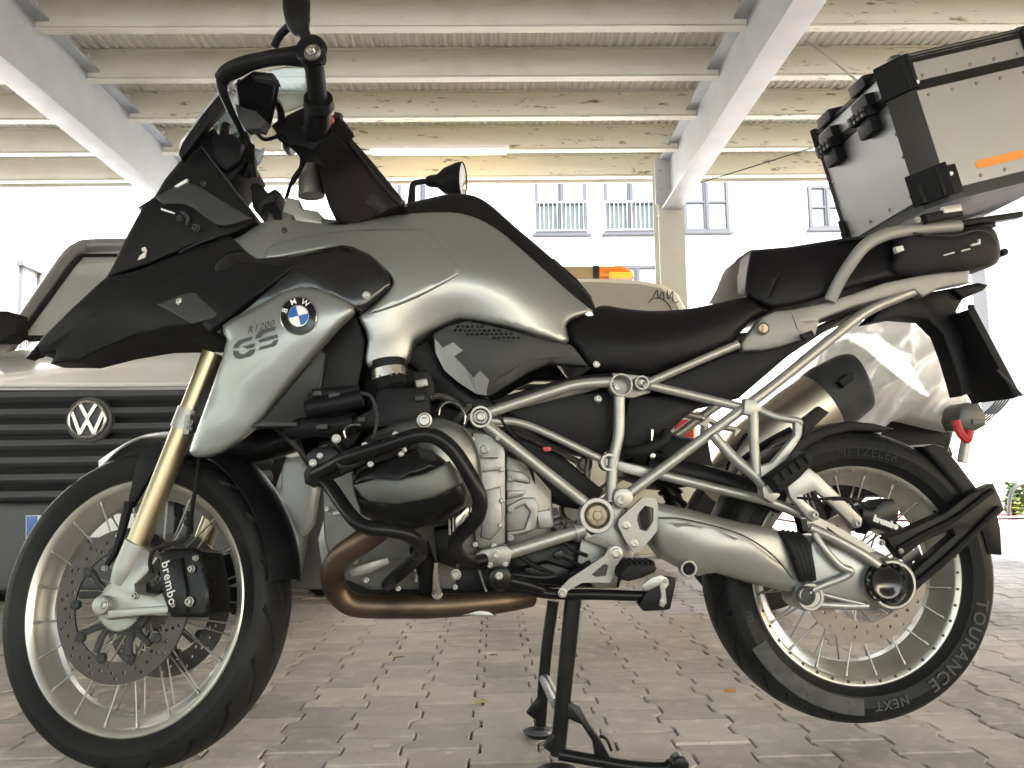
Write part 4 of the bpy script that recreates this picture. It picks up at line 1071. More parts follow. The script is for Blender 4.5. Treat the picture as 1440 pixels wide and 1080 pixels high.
# lower tail: shock and pale strut above the swing arm
bm = NB(); tube(bm, [(870, 655, -.12), (930, 668, -.125), (1010, 688, -.13), (1080, 705, -.135), (1124, 722, -.14)], .0105, 14); slab(bm, [(866, 648), (900, 655), (930, 668), (920, 676), (870, 662)], -.135, .012, .002); obj('torque_strut', bm, M['swing'], moto)
bm = NB(); tube(bm, [(910, 655, -.085), (1000, 672, -.09), (1060, 692, -.1), (1100, 708, -.11)], .024, 16); obj('inner_fender', bm, M['plastic'], moto)
bm = NB(); s0 = P(912, 690, 0); 
for k in range(9): lathe(bm, P(960 - k * 7, 735 - k * 17, .01), [(.02, -.004), (.034, -.004), (.036, 0), (.034, .004), (.02, .004)], axis=(.4, 0, .9), seg=20)
tube(bm, [(968, 752, .01), (900, 590, .01)], .02, 16, smooth=False); obj('shock_absorber', bm, M['satin'], moto)

# ---------------------------------------------------------------- engine
Y5 = lambda a, b: (400 + a / 4, 480 + b / 4)
Y6 = lambda a, b: (400 + a / 4, 680 + b / 4)
eng = NB()
slab(eng, [(452, 690), (470, 640), (520, 600), (600, 596), (680, 600), (706, 612), (710, 760), (690, 775), (650, 790), (640, 830), (520, 832), (470, 810), (455, 760)], -.135, .27, .012)
eng = obj('crankcase', eng, M['castdark'], moto)
bm = NB()
slab(bm, [(664, 608), (700, 610), (711, 622), (711, 764), (690, 775), (668, 770)], -.155, .02, .006)
slab(bm, [(680, 690), (704, 684), (708, 740), (690, 760), (676, 756)], -.165, .015, .005)
bolt(bm, 681, 632, -.157, 8, .004)
slab(bm, [(446, 758), (458, 720), (470, 700), (480, 760), (470, 800), (452, 800)], -.12, .06, .006)
obj('cylinder_base', bm, M['cast'], eng)
bm = NB()   # gearbox with ribs
slab(bm, [(711, 640), (735, 648), (752, 662), (776, 690), (780, 760), (760, 775), (711, 768)], -.115, .23, .008)
for pts in ([(713, 660), (735, 664), (745, 672), (745, 680), (713, 674)], [(713, 712), (735, 700), (752, 700), (758, 712), (754, 745), (735, 752), (713, 756), (713, 748), (738, 744), (746, 720), (738, 710), (713, 722)], [(755, 720), (774, 716), (778, 742), (758, 744)], [(713, 690), (740, 690), (735, 698), (713, 702)]): slab(bm, pts, -.128, .02, .003)
for v in (673, 716, 757): bolt(bm, 718, v, -.13, 4.5, .005)
gb = obj('gearbox', bm, M['cast'], eng)
for k in range(7):
    bm = NB(); slab(bm, [(630 + k * 5, 722 - k * 2), (633 + k * 5, 721 - k * 2), (634 + k * 5, 752 - k * 3), (631 + k * 5, 754 - k * 3)], -.25, .1, .001); obj('cooling_fin', bm, M['cast'], eng, smooth=0)
for u, v in ((664, 618), (700, 616), (706, 660), (706, 704), (668, 766), (694, 768), (460, 716), (474, 700), (478, 790), (500, 790), (560, 828), (640, 826), (676, 700), (704, 738)):
    bm = NB(); bolt(bm, u, v, -.166 if u > 655 else -.138, 3.6, .006); obj('bolt', bm, M['bolt'], eng)
for pts in ([(676, 640), (700, 640), (700, 644), (676, 644)], [(672, 660), (704, 656), (704, 660), (672, 664)], [(468, 720), (492, 716), (492, 722), (468, 726)]):
    bm = NB(); slab(bm, pts, -.168 if pts[0][0] > 600 else -.14, .012, .0015); obj('casting_rib', bm, M['cast'], eng)
# cylinder head, standing out to the side
bm = NB()
ho = [(494, 668, -.30), (503, 640, -.31), (512, 619, -.32), (540, 602, -.33), (574, 590, -.335), (612, 587, -.335), (636, 592, -.33), (654, 603, -.325), (668, 622, -.315), (676, 650, -.31), (679, 682, -.305), (676, 700, -.30), (660, 716, -.29), (610, 738, -.29), (560, 746, -.29), (516, 726, -.29), (498, 690, -.295)]
panel(bm, ho, [(560, 640, -.35), (610, 630, -.352), (640, 660, -.345), (560, 690, -.345), (620, 690, -.345), (660, 660, -.33)], step=7, roll=.03, rw=9, n=2, thick=.14)
ch = obj('cylinder_head', bm, mat('head_paint', (.13, .14, .14), .34, .75, coat=.2, var=.08, vscale=4), moto, smooth=60)
hc = mirror(ch)
bm = NB()
vo = [(495, 680, -.355), (501, 668, -.36), (520, 656, -.368), (550, 640, -.375), (575, 631, -.378), (606, 634, -.378), (630, 651, -.375), (648, 674, -.37), (656, 693, -.362), (654, 712, -.355), (624, 728, -.355), (586, 743, -.355), (556, 742, -.355), (512, 726, -.352), (505, 716, -.352)]
panel(bm, vo, [(540, 680, -.402), (580, 665, -.405), (620, 680, -.4), (580, 715, -.39), (620, 705, -.39), (540, 710, -.385)], step=6, roll=.035, rw=9, n=2, thick=.06, creases=[[(498, 683), (530, 672), (560, 674), (615, 655), (636, 648)], [(506, 702), (520, 708), (560, 706), (610, 698), (650, 680)]])
vc = obj('valve_cover', bm, M['satin'], ch, smooth=50)
bm = NB(); gp = [(497, 682, -.368), (530, 672.5, -.396), (560, 674.5, -.402), (600, 664, -.403), (632, 648, -.392), (644, 664, -.39), (651, 680, -.384), (610, 700, -.402), (560, 709, -.396), (520, 706, -.386), (508, 698, -.378)]
panel(bm, gp, [(560, 690, -.413), (600, 682, -.413), (630, 668, -.403), (530, 690, -.406)], step=6, roll=.003, rw=3, n=1, thick=.03)
obj('cover_inlay', bm, M['gunmetal'], vc, smooth=60)
bm = NB(); slab(bm, [(510, 622), (552, 604), (580, 620), (570, 640), (520, 654), (508, 646)], -.375, .05, .006); slab(bm, [(512, 628), (556, 609), (560, 616), (516, 636)], -.38, .02, .004)
slab(bm, [(585, 630), (610, 634), (616, 648), (606, 652), (590, 644)], -.39, .02, .004)
obj('coil_cover', bm, M['plastic'], vc)
bm = NB()
for u, v in ((513, 626), (556, 611), (521, 653), (564, 638)): bolt(bm, u, v, -.384, 4, .005)
bolt(bm, 597, 591, -.345, 10, .012); obj('bolt', bm, M['bolt'], vc)
bm = NB(); slab(bm, [(558, 612), (564, 608), (567, 612), (566, 622), (570, 628), (573, 634), (568, 637), (563, 630), (560, 620)], -.392, .006, .0015); obj('bracket', bm, M['swing'], vc)
bm = NB(); slab(bm, [(640, 728), (648, 720), (658, 712), (660, 718), (650, 740), (640, 742)], -.3, .03, .003); obj('bracket', bm, M['steel'], ch)
# crash bars
cb = bar([(440, 668, -.30), (462, 658, -.33), (487, 645, -.365), (520, 634, -.395), (550, 624, -.41), (584, 613, -.418), (612, 614, -.42), (638, 634, -.42), (660, 668, -.42), (674, 698, -.415), (673, 722, -.405), (662, 738, -.385), (646, 754, -.35), (640, 766, -.31), (646, 780, -.26), (660, 790, -.22), (680, 788, -.19)], 10.2, 'crash_bar', 'satin', moto, 20)
bm = NB(); tube(bm, [(440, 670, -.29), (462, 682, -.31), (482, 710, -.35), (500, 732, -.375), (520, 743, -.385), (550, 746, -.385), (575, 753, -.38), (592, 770, -.35), (585, 786, -.3), (562, 806, -.22), (545, 822, -.15)], .0125, 20); o = obj('crash_bar_loop', bm, M['satin'], cb); mirror(o)
bm = NB(); slab(bm, [(428, 640), (445, 628), (470, 628), (478, 636), (486, 650), (482, 668), (462, 676), (440, 686), (428, 680), (426, 666), (434, 652)], -.315, .03, .006)
slab(bm, [(470, 650), (500, 640), (520, 640), (520, 650), (480, 668)], -.37, .04, .006)
o = obj('clamp', bm, M['satin'], cb)
bm = NB(); 
for u, v, r in ((450, 641, 4), (440, 651, 5), (466, 660, 3.5), (490, 651, 4), (473, 617, 6)): bolt(bm, u, v, -.32, r, .006)
obj('bolt', bm, M['bolt'], o)
bm = NB(); tube(bm, [(473, 617, -.30), (480, 630, -.31), (487, 640, -.33)], .0075, 10); obj('brace', bm, M['satin'], cb)
# throttle body, intake, injector
bm = NB(); s = pxm(547, 530, -.22)
tube(bm, [(545, 508, -.215), (548, 530, -.22), (556, 552, -.24)], [.033, .033, .031], 28)
obj('intake_boot', bm, M['rubber'], moto)
bm = NB(); tube(bm, [(546.5, 521, -.218), (548.5, 534, -.221)], .0355, 32, smooth=False); ic = obj('hose_clamp', bm, M['steel'], moto)
bm = NB()
for k in range(5): box(bm, P(534 + 8 * k, 529 - 1.4 * k, -.2555 + abs(k - 2) * .002), (.004, .003, .004))
obj('clamp_slot', bm, M['gloss'], ic)
bm = NB()
slab(bm, [(528, 550), (540, 544), (590, 544), (604, 556), (608, 580), (596, 592), (560, 596), (530, 600), (500, 604), (492, 590), (520, 575)], -.28, .12, .01)
slab(bm, [(578, 522), (604, 520), (612, 545), (610, 565), (585, 560)], -.24, .06, .006)
tube(bm, [(432, 575, -.27), (470, 568, -.28), (510, 560, -.28)], .017, 16); tube(bm, [(440, 556, -.27), (470, 553, -.27), (506, 550, -.27)], .012, 14)
slab(bm, [(432, 552), (470, 545), (476, 556), (500, 550), (512, 556), (506, 574), (470, 588), (436, 590)], -.255, .08, .006)
tube(bm, [(410, 604, -.2), (440, 600, -.24), (470, 600, -.26), (500, 594, -.27)], .02, 14)
slab(bm, [(435, 590), (500, 580), (512, 600), (500, 624), (478, 640), (464, 634), (462, 612), (436, 606)], -.24, .1, .008)
tb = obj('throttle_body', bm, M['plastic'], moto); mirror(tb)
bm = NB(); slab(bm, [(583, 535), (600, 531), (603, 542), (586, 546)], -.255, .02, .003); obj('connector', bm, M['cast'], tb)
bm = NB()
tube(bm, [(505, 552, -.285), (522, 558, -.31), (530, 585, -.33), (526, 612, -.345), (520, 625, -.36)], .003, 8)
tube(bm, [(488, 618, -.29), (484, 608, -.3), (490, 600, -.3), (500, 597, -.3), (508, 598, -.3)], .003, 8)
tube(bm, [(612, 578, -.2), (620, 568, -.22), (634, 566, -.23), (650, 574, -.23), (656, 590, -.22), (650, 602, -.22)], .0028, 8)
tube(bm, [(560, 596, -.25), (600, 560, -.24), (630, 560, -.2), (650, 575, -.2)], .006, 8)
tube(bm, [(635, 600, -.2), (650, 582, -.22), (660, 570, -.2)], .006, 8)
obj('cable', bm, M['greyplastic'], moto)
bm = NB(); tube(bm, [(486, 616, -.32), (484, 606, -.32), (490, 599, -.32), (500, 597, -.32), (506, 598, -.32)], .0016, 6); obj('hose_ring', bm, M['steel'], moto)
bm = NB(); tube(bm, [(617, 584, -.24), (620, 572, -.24), (632, 565, -.24), (646, 571, -.24), (654, 584, -.24), (653, 596, -.24)], .0016, 6); obj('hose_ring', bm, M['steel'], moto)
for u, v, a_ in ((470, 556, 8), (505, 566, 6), (446, 553, 6), (452, 600, 8), (508, 590, 5), (590, 560, 7)):
    bm = NB(); slab(bm, [(u - a_, v - 3), (u + a_, v - 4), (u + a_, v + 3), (u - a_, v + 4)], -.292, .02, .002); obj('connector', bm, M['greyplastic'], moto)
# exhaust header and collector
bm = NB(); tube(bm, [(536, 742, -.30), (516, 757, -.29), (497, 770, -.275), (481, 782, -.255), (470, 797, -.235), (468, 812, -.22), (474, 832, -.205), (494, 849, -.195), (530, 853, -.19), (580, 853, -.185), (625, 852, -.18), (700, 846, -.16), (745, 838, -.12)], .0225, 24, n=8); ex = obj('exhaust_header', bm, M['exhaust'], moto); mirror(ex)
bm = NB(); tube(bm, [(545, 736, -.3), (562, 728, -.3)], .03, 24, smooth=False); obj('flange', bm, M['satin'], ex)
bm = NB(); tube(bm, [(615, 834, -.205), (613, 812, -.22), (613, 790, -.23)], [.010, .007, .005], 12); knob(bm, 615, 835, -.2, 8, .006); obj('lambda_probe', bm, M['steel'], ex)
bm = NB(); slab(bm, [(548, 870), (560, 866), (640, 862), (672, 858), (688, 860), (698, 867), (640, 866), (600, 872)], -.19, .38, .003); obj('skid_plate', bm, M['swing'], moto)
bm = NB(); slab(bm, [(480, 800), (540, 800), (640, 790), (705, 800), (705, 835), (640, 842), (520, 842), (490, 832)], -.13, .26, .01)
tube(bm, [(590, 770, -.24), (600, 800, -.2), (605, 830, -.15)], .02, 14); slab(bm, [(610, 745), (640, 740), (650, 770), (640, 800), (615, 790)], -.22, .08, .008)
obj('oil_pan', bm, M['plastic'], moto)
bm = NB(); bolt(bm, 515, 816, -.14, 4, .006); bolt(bm, 641, 808, -.14, 7, .006); tube(bm, [(586, 818, -.15), (588, 800, -.15)], .008, 10, smooth=False); obj('bolt', bm, M['bolt'], moto)
bm = NB(); slab(bm, [(490, 800), (545, 784), (548, 792), (520, 806), (494, 812)], -.2, .004, .001); obj('heat_shield', bm, M['cast'], ex)
# front mount of the lower frame bar
bm = NB(); slab(bm, [(668, 778), (680, 772), (712, 766), (722, 776), (716, 796), (700, 800), (684, 794), (668, 790)], -.18, .03, .005)
o = obj('engine_mount', bm, M['cast'], moto); mirror(o)
bm = NB(); bolt(bm, 677, 787, -.197, 6.5, .006); bolt(bm, 698, 780, -.184, 6, .005); bolt(bm, 689, 795, -.184, 4, .005); bolt(bm, 710, 794, -.184, 3.5, .005); tube(bm, [(674, 802, -.18), (684, 832, -.18)], .0028, 8, smooth=False); obj('bolt', bm, M['bolt'], o)
bm = NB(); slab(bm, [(706, 776), (780, 758), (838, 762), (880, 800), (872, 828), (720, 828)], -.10, .2, .012); tube(bm, [(720, 808, -.13), (770, 812, -.13), (830, 800, -.12)], .012, 10); obj('gearbox_sump', bm, M['satin'], moto)
# ---------------------------------------------------------------- stands and levers
cs = NB()
tube(cs, [(806, 842, -.15), (800, 900, -.15), (792, 980, -.15), (784, 1062, -.15)], [.0165, .0165, .0155, .015], 18)
cs = obj('centre_stand', cs, M['satin'], moto)
bm = NB(); tube(bm, [(778, 845, .09), (768, 920, .09), (760, 1020, .09)], [.0135, .013, .0125], 16); obj('leg', bm, M['satin'], cs)
bm = NB(); tube(bm, [(766, 955, .08), (783, 990, -.13)], .012, 14, smooth=False); obj('cross_brace', bm, MT['swing'], cs)
def foot(u, v, y):
    bm = NB(); c = P(u, v, y); c.z = .012
    lathe(bm, c + Vector((0, 0, -.010)), [(0, 0), (.024, 0), (.032, .004), (.038, .012), (.034, .012), (.026, .007), (0, .006)], axis=(0, 0, 1), seg=24)
    slab(bm, [(u - 18, v - 18), (u - 2, v - 40), (u + 6, v - 38), (u - 2, v - 6)], y - .01, .02, .002); obj('foot', bm, M['satin'], cs)
foot(783, 1070, -.15); foot(759, 1022, .09)
bm = NB(); slab(bm, [(794, 990), (803, 988), (816, 994), (828, 1016), (845, 1040), (860, 1068), (852, 1072), (838, 1066), (834, 1044), (818, 1020), (796, 1010)], -.162, .02, .004)
tube(bm, [(786, 1060, -.155), (840, 1070, -.16), (890, 1078, -.165), (932, 1080, -.17), (944, 1074, -.17)], .0115, 14); knob(bm, 952, 1070, -.185, 12, .03)
tube(bm, [(843, 1035, -.165), (853, 1040, -.17), (860, 1056, -.17)], .003, 8)
obj('tread_arm', bm, M['satin'], cs)
bm = NB(); pts = []
for k in range(320):
    t = k / 319; c = P(815 - 9 * t, 852 + 66 * t, -.118); a = k * 2 * PI / 12
    pts.append(c + Vector((.0065 * math.cos(a), .0065 * math.sin(a), 0)))
sweep(bm, pts, .0014, 5); tube(bm, [(806, 918, -.118), (803, 950, -.118)], .0016, 6, smooth=False); obj('spring', bm, M['steel'], cs)
bm = NB()
tube(bm, [(700, 824, -.2), (735, 828, -.2), (775, 835, -.19), (840, 836, -.19), (905, 838, -.19)], .0105, 16); tube(bm, [(712, 815, -.21), (740, 822, -.21), (764, 830, -.205)], [.014, .012, .008], 14)
knob(bm, 702, 811, -.2, 17, .03, .3); 
ss = obj('side_stand', bm, M['satin'], moto)
bm = NB(); slab(bm, [Z8(*p) for p in ((680, 428), (705, 380), (720, 345), (760, 318), (800, 318), (828, 325), (826, 345), (805, 445), (790, 450), (700, 455))], -.21, .03, .004); sp = obj('stand_pad', bm, M['plastic'], ss)
bm = NB(); slab(bm, [Z8(*p) for p in ((690, 350), (730, 318), (765, 308), (790, 320), (800, 345), (784, 365), (790, 420), (775, 440), (758, 430), (768, 390), (760, 350), (720, 370), (700, 372))], -.215, .006, .0015)
obj('pad_plate', bm, M['swing'], sp)
bm = NB(); bolt(bm, *Z8(785, 332), -.216, 3.5, .004); bolt(bm, *Z8(770, 418), -.216, 3.5, .004); bolt(bm, 702, 810, -.231, 5, .004); obj('bolt', bm, M['bolt'], sp)
bm = NB(); slab(bm, [Z8(*p) for p in ((605, 300), (640, 262), (700, 258), (740, 262), (752, 285), (742, 300), (690, 322), (640, 335), (612, 330))], -.25, .07, .006)
for k in range(5): slab(bm, [Z8(640 + k * 22, 256), Z8(652 + k * 22, 254), Z8(656 + k * 22, 268), Z8(644 + k * 22, 270)], -.255, .07, .002)
tube(bm, [(900, 800, -.2), (880, 806, -.18), (868, 800, -.16)], .008, 10)
rp = obj('footpeg', bm, M['rubber'], moto); mirror(rp)
bm = NB(); tube(bm, [(785, 781, -.17), (800, 788, -.17), (822, 798, -.17)], .0035, 8); knob(bm, 784, 780, -.175, 7, .012); slab(bm, [(733, 800), (770, 790), (800, 800), (800, 825), (760, 822)], -.14, .06, .006); obj('gear_linkage', bm, M['satin'], moto)
# ---------------------------------------------------------------- rear wheel and drive
use(BIKE)
CR = Vector((XR, 0, .318 + LIFT))
bm = NB(); lathe(bm, CR, rim_prof(.2335, .062, .192), seg=120)
rw_ = obj('wheel', bm, M['rim'], moto, label='spoked rear wheel with pale rim lifted off the ground')
bm = NB(); tyre_mesh(bm, CR, .318, .2335, .083, .062, mk_groove(18, 1.3, .042, .008, -1)); rt_ = obj('tyre', bm, M['tyre'], rw_, smooth=25)
spokes(rw_, CR, 40, .05, .03, .2165, .05, BIKE)
bm = NB(); lathe(bm, CR, [(0, -.08), (.06, -.08), (.06, -.04), (.04, -.03), (.04, .03), (.06, .035), (.06, .05), (.03, .06), (0, .06)], seg=40); obj('hub', bm, M['cast'], rw_)
rh = []
for k in range(28):
    for q, rr in enumerate((.106, .117, .128)):
        if (k + q) % 2 == 0: a = 2 * PI * k / 28; rh.append((rr * math.cos(a), rr * math.sin(a)))
bm = NB(); disc_plate(bm, CR, .138, .096, -.083, .005, rh, .0042); obj('brake_disc', bm, M['reardisc'], rw_)
bm = NB()   # nipples on the rim lip
for k in range(40):
    a = 2 * PI * k / 40; lathe(bm, CR + Vector((.224 * math.cos(a), -.0605, .224 * math.sin(a))), [(.0035, 0), (.003, .003), (0, .0032)], seg=8)
obj('nipple', bm, M['disc'], rw_, kind='stuff')
def side_text(txt, r, amid, size, sp=1.0, shear=0, par=rw_, mt='tyretext', bold=.0, flip=True):
    v, f = text_mesh(txt, size, shear=shear, spacing=sp, bold=bold)
    bm = NB(); out = []
    for p in v:
        a = amid + (p.x / r) * (1 if flip else -1); rr = r - p.y * (1 if flip else -1)
        t = (rr - .236) / (.288 - .236); yy = -.0775 - .0065 * math.sin(max(0, min(1, t)) * PI * .62 + .1) - .0012
        out.append(CR + Vector((rr * math.cos(a), yy, rr * math.sin(a))))
    addpoly(bm, out, f)
    return obj('lettering', bm, M[mt], par, smooth=0)
side_text('TOURANCE', .267, R(-36), .037, 1.2, bold=.0006, flip=False)
side_text('NEXT', .267, R(-80), .026, 1.2, bold=.0004, flip=False)
side_text('METZELER', .264, R(84), .028, 1.1, flip=False, mt='tyredim')
side_text('170', .262, R(-163), .016, 1.1)
def tyre_patch(a0, a1, r0, r1, mt):
    bm = NB(); n = 40; V = []
    for k in range(n + 1):
        a = a0 + (a1 - a0) * k / n; row = []
        for j in range(5):
            rr = r0 + (r1 - r0) * j / 4; t = (rr - .236) / (.288 - .236); yy = -.0775 - .0065 * math.sin(max(0, min(1, t)) * PI * .62 + .1) - .0009
            row.append(bm.verts.new(CR + Vector((rr * math.cos(a), yy, rr * math.sin(a)))))
        V.append(row)
    for k in range(n):
        for j in range(4): bm.faces.new((V[k][j], V[k + 1][j], V[k + 1][j + 1], V[k][j + 1]))
    obj('scuffed_band', bm, M[mt], rw_)
tyre_patch(R(-150), R(-93), .252, .286, 'scuff')
# swing arm
bm = NB()
so = [(905, 706, -.145), (930, 708, -.15), (960, 714, -.15), (1027, 731, -.15), (1098, 746, -.15), (1112, 760, -.152), (1130, 797, -.155), (1134, 818, -.155), (1118, 833, -.15), (1080, 826, -.148), (1049, 819, -.146), (1006, 806, -.142), (984, 810, -.142), (966, 804, -.142), (940, 790, -.142), (918, 768, -.142)]
panel(bm, so, [(950, 745, -.178), (1020, 768, -.182), (1090, 795, -.182), (1000, 780, -.176), (1060, 770, -.184)], step=7, roll=.022, rw=12, n=2, thick=.05, creases=[[(930, 735), (1000, 742), (1060, 766), (1120, 812)]])
sa = obj('swing_arm', bm, M['swing'], moto, smooth=60)
bm = NB(); tube(bm, [(926, 728, -.172), (960, 730, -.176), (1020, 744, -.180), (1058, 760, -.183), (1090, 784, -.183), (1116, 815, -.178)], .0018, 6); obj('seam', bm, M['greyplastic'], sa)
bm = NB(); ring(bm, 969, 800, -.168, 12, 8.5, .02, .02, 28); obj('boss', bm, M['swing'], sa)
bm = NB(); knob(bm, 969, 801, -.155, 8.3, .003); obj('plug', bm, M['rubber'], sa)
bm = NB()
for k in range(4):
    o_ = k * 7; tube(bm, [(1098 + o_, 748 + k * 1, -.150), (1110 + o_, 765, -.166), (1122 + o_ * .8, 795, -.172), (1129 + o_ * .6, 815, -.165)], .009, 10)
slab(bm, [(1098, 746), (1132, 760), (1140, 800), (1134, 822), (1122, 790), (1110, 765)], -.155, .04, .006)
obj('boot', bm, M['rubber'], sa)
bm = NB()
fo = [(1134, 764, -.148), (1150, 752, -.15), (1178, 760, -.152), (1215, 768, -.155), (1250, 784, -.158), (1272, 800, -.158), (1278, 822, -.158), (1268, 845, -.158), (1245, 856, -.155), (1205, 857, -.15), (1160, 856, -.148), (1132, 860, -.148), (1114, 848, -.148), (1114, 830, -.148), (1136, 816, -.15)]
panel(bm, fo, [(1170, 790, -.166), (1200, 810, -.168), (1242, 820, -.178), (1180, 835, -.16), (1150, 830, -.162)], step=6, roll=.02, rw=9, n=2, thick=.05)
fd = obj('final_drive', bm, M['swing'], moto, smooth=60)
bm = NB()
for pts, r in (([(1139, 742, -.165), (1170, 756, -.172), (1210, 778, -.178), (1235, 795, -.182)], .0105), ([(1145, 750, -.168), (1158, 770, -.175), (1180, 795, -.178), (1196, 803, -.178), (1186, 812, -.174), (1150, 826, -.17), (1135, 836, -.166)], .008), ([(1150, 850, -.164), (1190, 852, -.164), (1220, 852, -.166)], .008), ([(1150, 832, -.166), (1165, 838, -.166), (1215, 850, -.168)], .005)): tube(bm, pts, r, 12)
slab(bm, [(1134, 730), (1152, 728), (1180, 742), (1212, 760), (1232, 775), (1210, 780), (1170, 760), (1150, 750), (1138, 748)], -.158, .03, .006, holes=[[(1162, 740), (1184, 756), (1190, 764), (1180, 764), (1166, 752)]])
obj('rib', bm, M['swing'], fd)
bm = NB(); s = pxm(1243, 819, -.185)
lathe(bm, P(1243, 819, -.15), [(36 * s, 0), (36 * s, .03), (33 * s, .036), (30 * s, .036)], seg=48); obj('drive_housing', bm, M['swing'], fd)
bm = NB(); c_ = P(1244, 819, -.182)
lathe(bm, c_, [(30 * s, 0), (28.5 * s, .004), (27 * s, .002), (24 * s, .006), (22 * s, .012), (18 * s, .012), (12 * s, .006), (0, .002)], seg=48)
for k in range(12): a = 2 * PI * k / 12; box(bm, c_ + Vector((26.5 * s * math.cos(a), -.004, 26.5 * s * math.sin(a))), (.005, .006, .008), Matrix.Rotation(-a, 3, 'Y'))
obj('drive_cap', bm, M['gloss'], fd)
bm = NB(); lathe(bm, P(1133, 837, -.15), [(20 * s, 0), (20 * s, .022), (18.5 * s, .025), (15 * s, .025), (14.5 * s, .022), (0, .022)], seg=40); obj('pivot_boss', bm, M['swing'], fd)
bm = NB(); lathe(bm, P(1133, 837, -.173), [(14.5 * s, 0), (13 * s, .003), (10 * s, .003), (9 * s, .0015), (0, .0015)], seg=36)
for k in range(10): a = 2 * PI * k / 10; box(bm, P(1133, 837, -.176) + Vector((11.5 * s * math.cos(a), 0, 11.5 * s * math.sin(a))), (.004, .003, .003), Matrix.Rotation(-a, 3, 'Y'))
obj('pivot_cap', bm, M['greyplastic'], fd)
bm = NB(); slab(bm, [(1107, 684), (1120, 667), (1138, 658), (1151, 667), (1173, 689), (1213, 729), (1212, 740), (1203, 743), (1196, 736), (1165, 706), (1146, 690), (1130, 696), (1131, 704), (1152, 722), (1152, 730), (1143, 734), (1136, 729), (1112, 700)], -.172, .014, .003); hb = obj('hugger_bracket', bm, M['swing'], moto)
bm = NB(); bolt(bm, 1145, 724, -.174, 6, .006); bolt(bm, 1205, 736, -.174, 5.5, .006); bolt(bm, 1240, 763, -.16, 4, .006); bolt(bm, 1267, 775, -.16, 3.5, .005); obj('bolt', bm, M['cast'], hb)
bm = NB()
slab(bm, [(1228, 716), (1240, 704), (1258, 702), (1266, 716), (1262, 742), (1250, 748), (1228, 742), (1212, 730), (1214, 716)], -.15, .06, .006)
slab(bm, [(1205, 714), (1230, 706), (1240, 730), (1220, 752), (1206, 740)], -.12, .05, .006)
rc = obj('caliper', bm, M['satin'], moto)
a = P(1230, 729, -.1512); b = P(1262, 741, -.1512); dv = (b - a).normalized(); dn = Vector((dv.z, 0, -dv.x)) * -1; mid = (a + b) / 2
bm = NB(); letters(bm, 'brembo', lambda p: mid + dv * p.x + dn * p.y, size=(b - a).length / 3.0, bold=.0015); obj('lettering', bm, M['print'], rc, smooth=0)
bm = NB(); tube(bm, [(1120, 700, -.17), (1150, 702, -.176), (1180, 700, -.176), (1204, 704, -.17), (1220, 712, -.15), (1232, 710, -.15)], .003, 8); tube(bm, [(1170, 702, -.176), (1192, 704, -.17), (1206, 722, -.16), (1212, 736, -.15)], .0028, 8); obj('brake_hose', bm, M['rubber'], rc)
bm = NB()   # rear spray guard: two arms and a blade behind the tyre
slab(bm, [(1246, 757, -.150), (1289, 739, -.140), (1329, 721, -.128), (1362, 696, -.118), (1398, 680, -.108), (1408, 702, -.106), (1413, 718, -.106), (1386, 742, -.114), (1360, 769, -.122), (1329, 797, -.132), (1298, 823, -.142), (1282, 838, -.148), (1272, 818, -.148), (1292, 797, -.142), (1318, 774, -.132), (1344, 752, -.126), (1340, 744, -.126), (1300, 762, -.138), (1268, 786, -.148)], -.13, .03, .004)
hg = obj('spray_guard', bm, M['plastic'], moto)
bm = NB(); tube(bm, [(1262, 772, -.15), (1300, 751, -.142), (1345, 728, -.13), (1395, 690, -.113)], .006, 8); tube(bm, [(1282, 824, -.152), (1320, 794, -.14), (1360, 758, -.128), (1404, 714, -.112)], .006, 8); obj('edge', bm, M['plastic'], hg)
bm = NB(); slab(bm, [(1300, 628), (1316, 624), (1330, 628), (1352, 655), (1378, 690), (1398, 700), (1409, 742), (1411, 781), (1390, 779), (1384, 756), (1374, 730), (1352, 695), (1325, 660)], -.085, .17, .008); obj('mud_flap', bm, M['plastic'], hg)
bm = NB(); slab(bm, [(1108, 634), (1130, 613), (1160, 600), (1195, 592), (1230, 595), (1259, 603), (1240, 608), (1200, 606), (1165, 614), (1136, 630), (1114, 652)], -.08, .16, .005); obj('hugger', bm, M['plastic'], moto)
# silencer on the far side
bm = NB(); ya = .2
tube(bm, [(1000, 690, .17), (1030, 660, .19), (1060, 636, .2), (1120, 592, .205), (1158, 566, .205)], [.04, .055, .078, .084, .084], 32, squash=(.8, 1)); sl = obj('silencer', bm, M['muffler'], moto)
bm = NB(); tube(bm, [(1156, 567.5, .205), (1168, 559, .205), (1200, 538, .205), (1208, 534, .205)], [.086, .088, .08, .066], 32, squash=(.8, 1)); 
obj('end_cap', bm, M['greyplastic'], sl)
bm = NB(); slab(bm, [(1180, 536), (1192, 525), (1201, 523), (1200, 534), (1187, 545)], .117, .02, .002); obj('slot', bm, M['tyre'], sl)
bm = NB(); tube(bm, [(1050, 590 + 20, .15), (1030, 640, .15), (1012, 690, .14)], .004, 8); tube(bm, [(1040, 650, .1), (1075, 625, .1), (1112, 604, .1)], .008, 8); obj('heat_guard', bm, M['plastic'], sl)
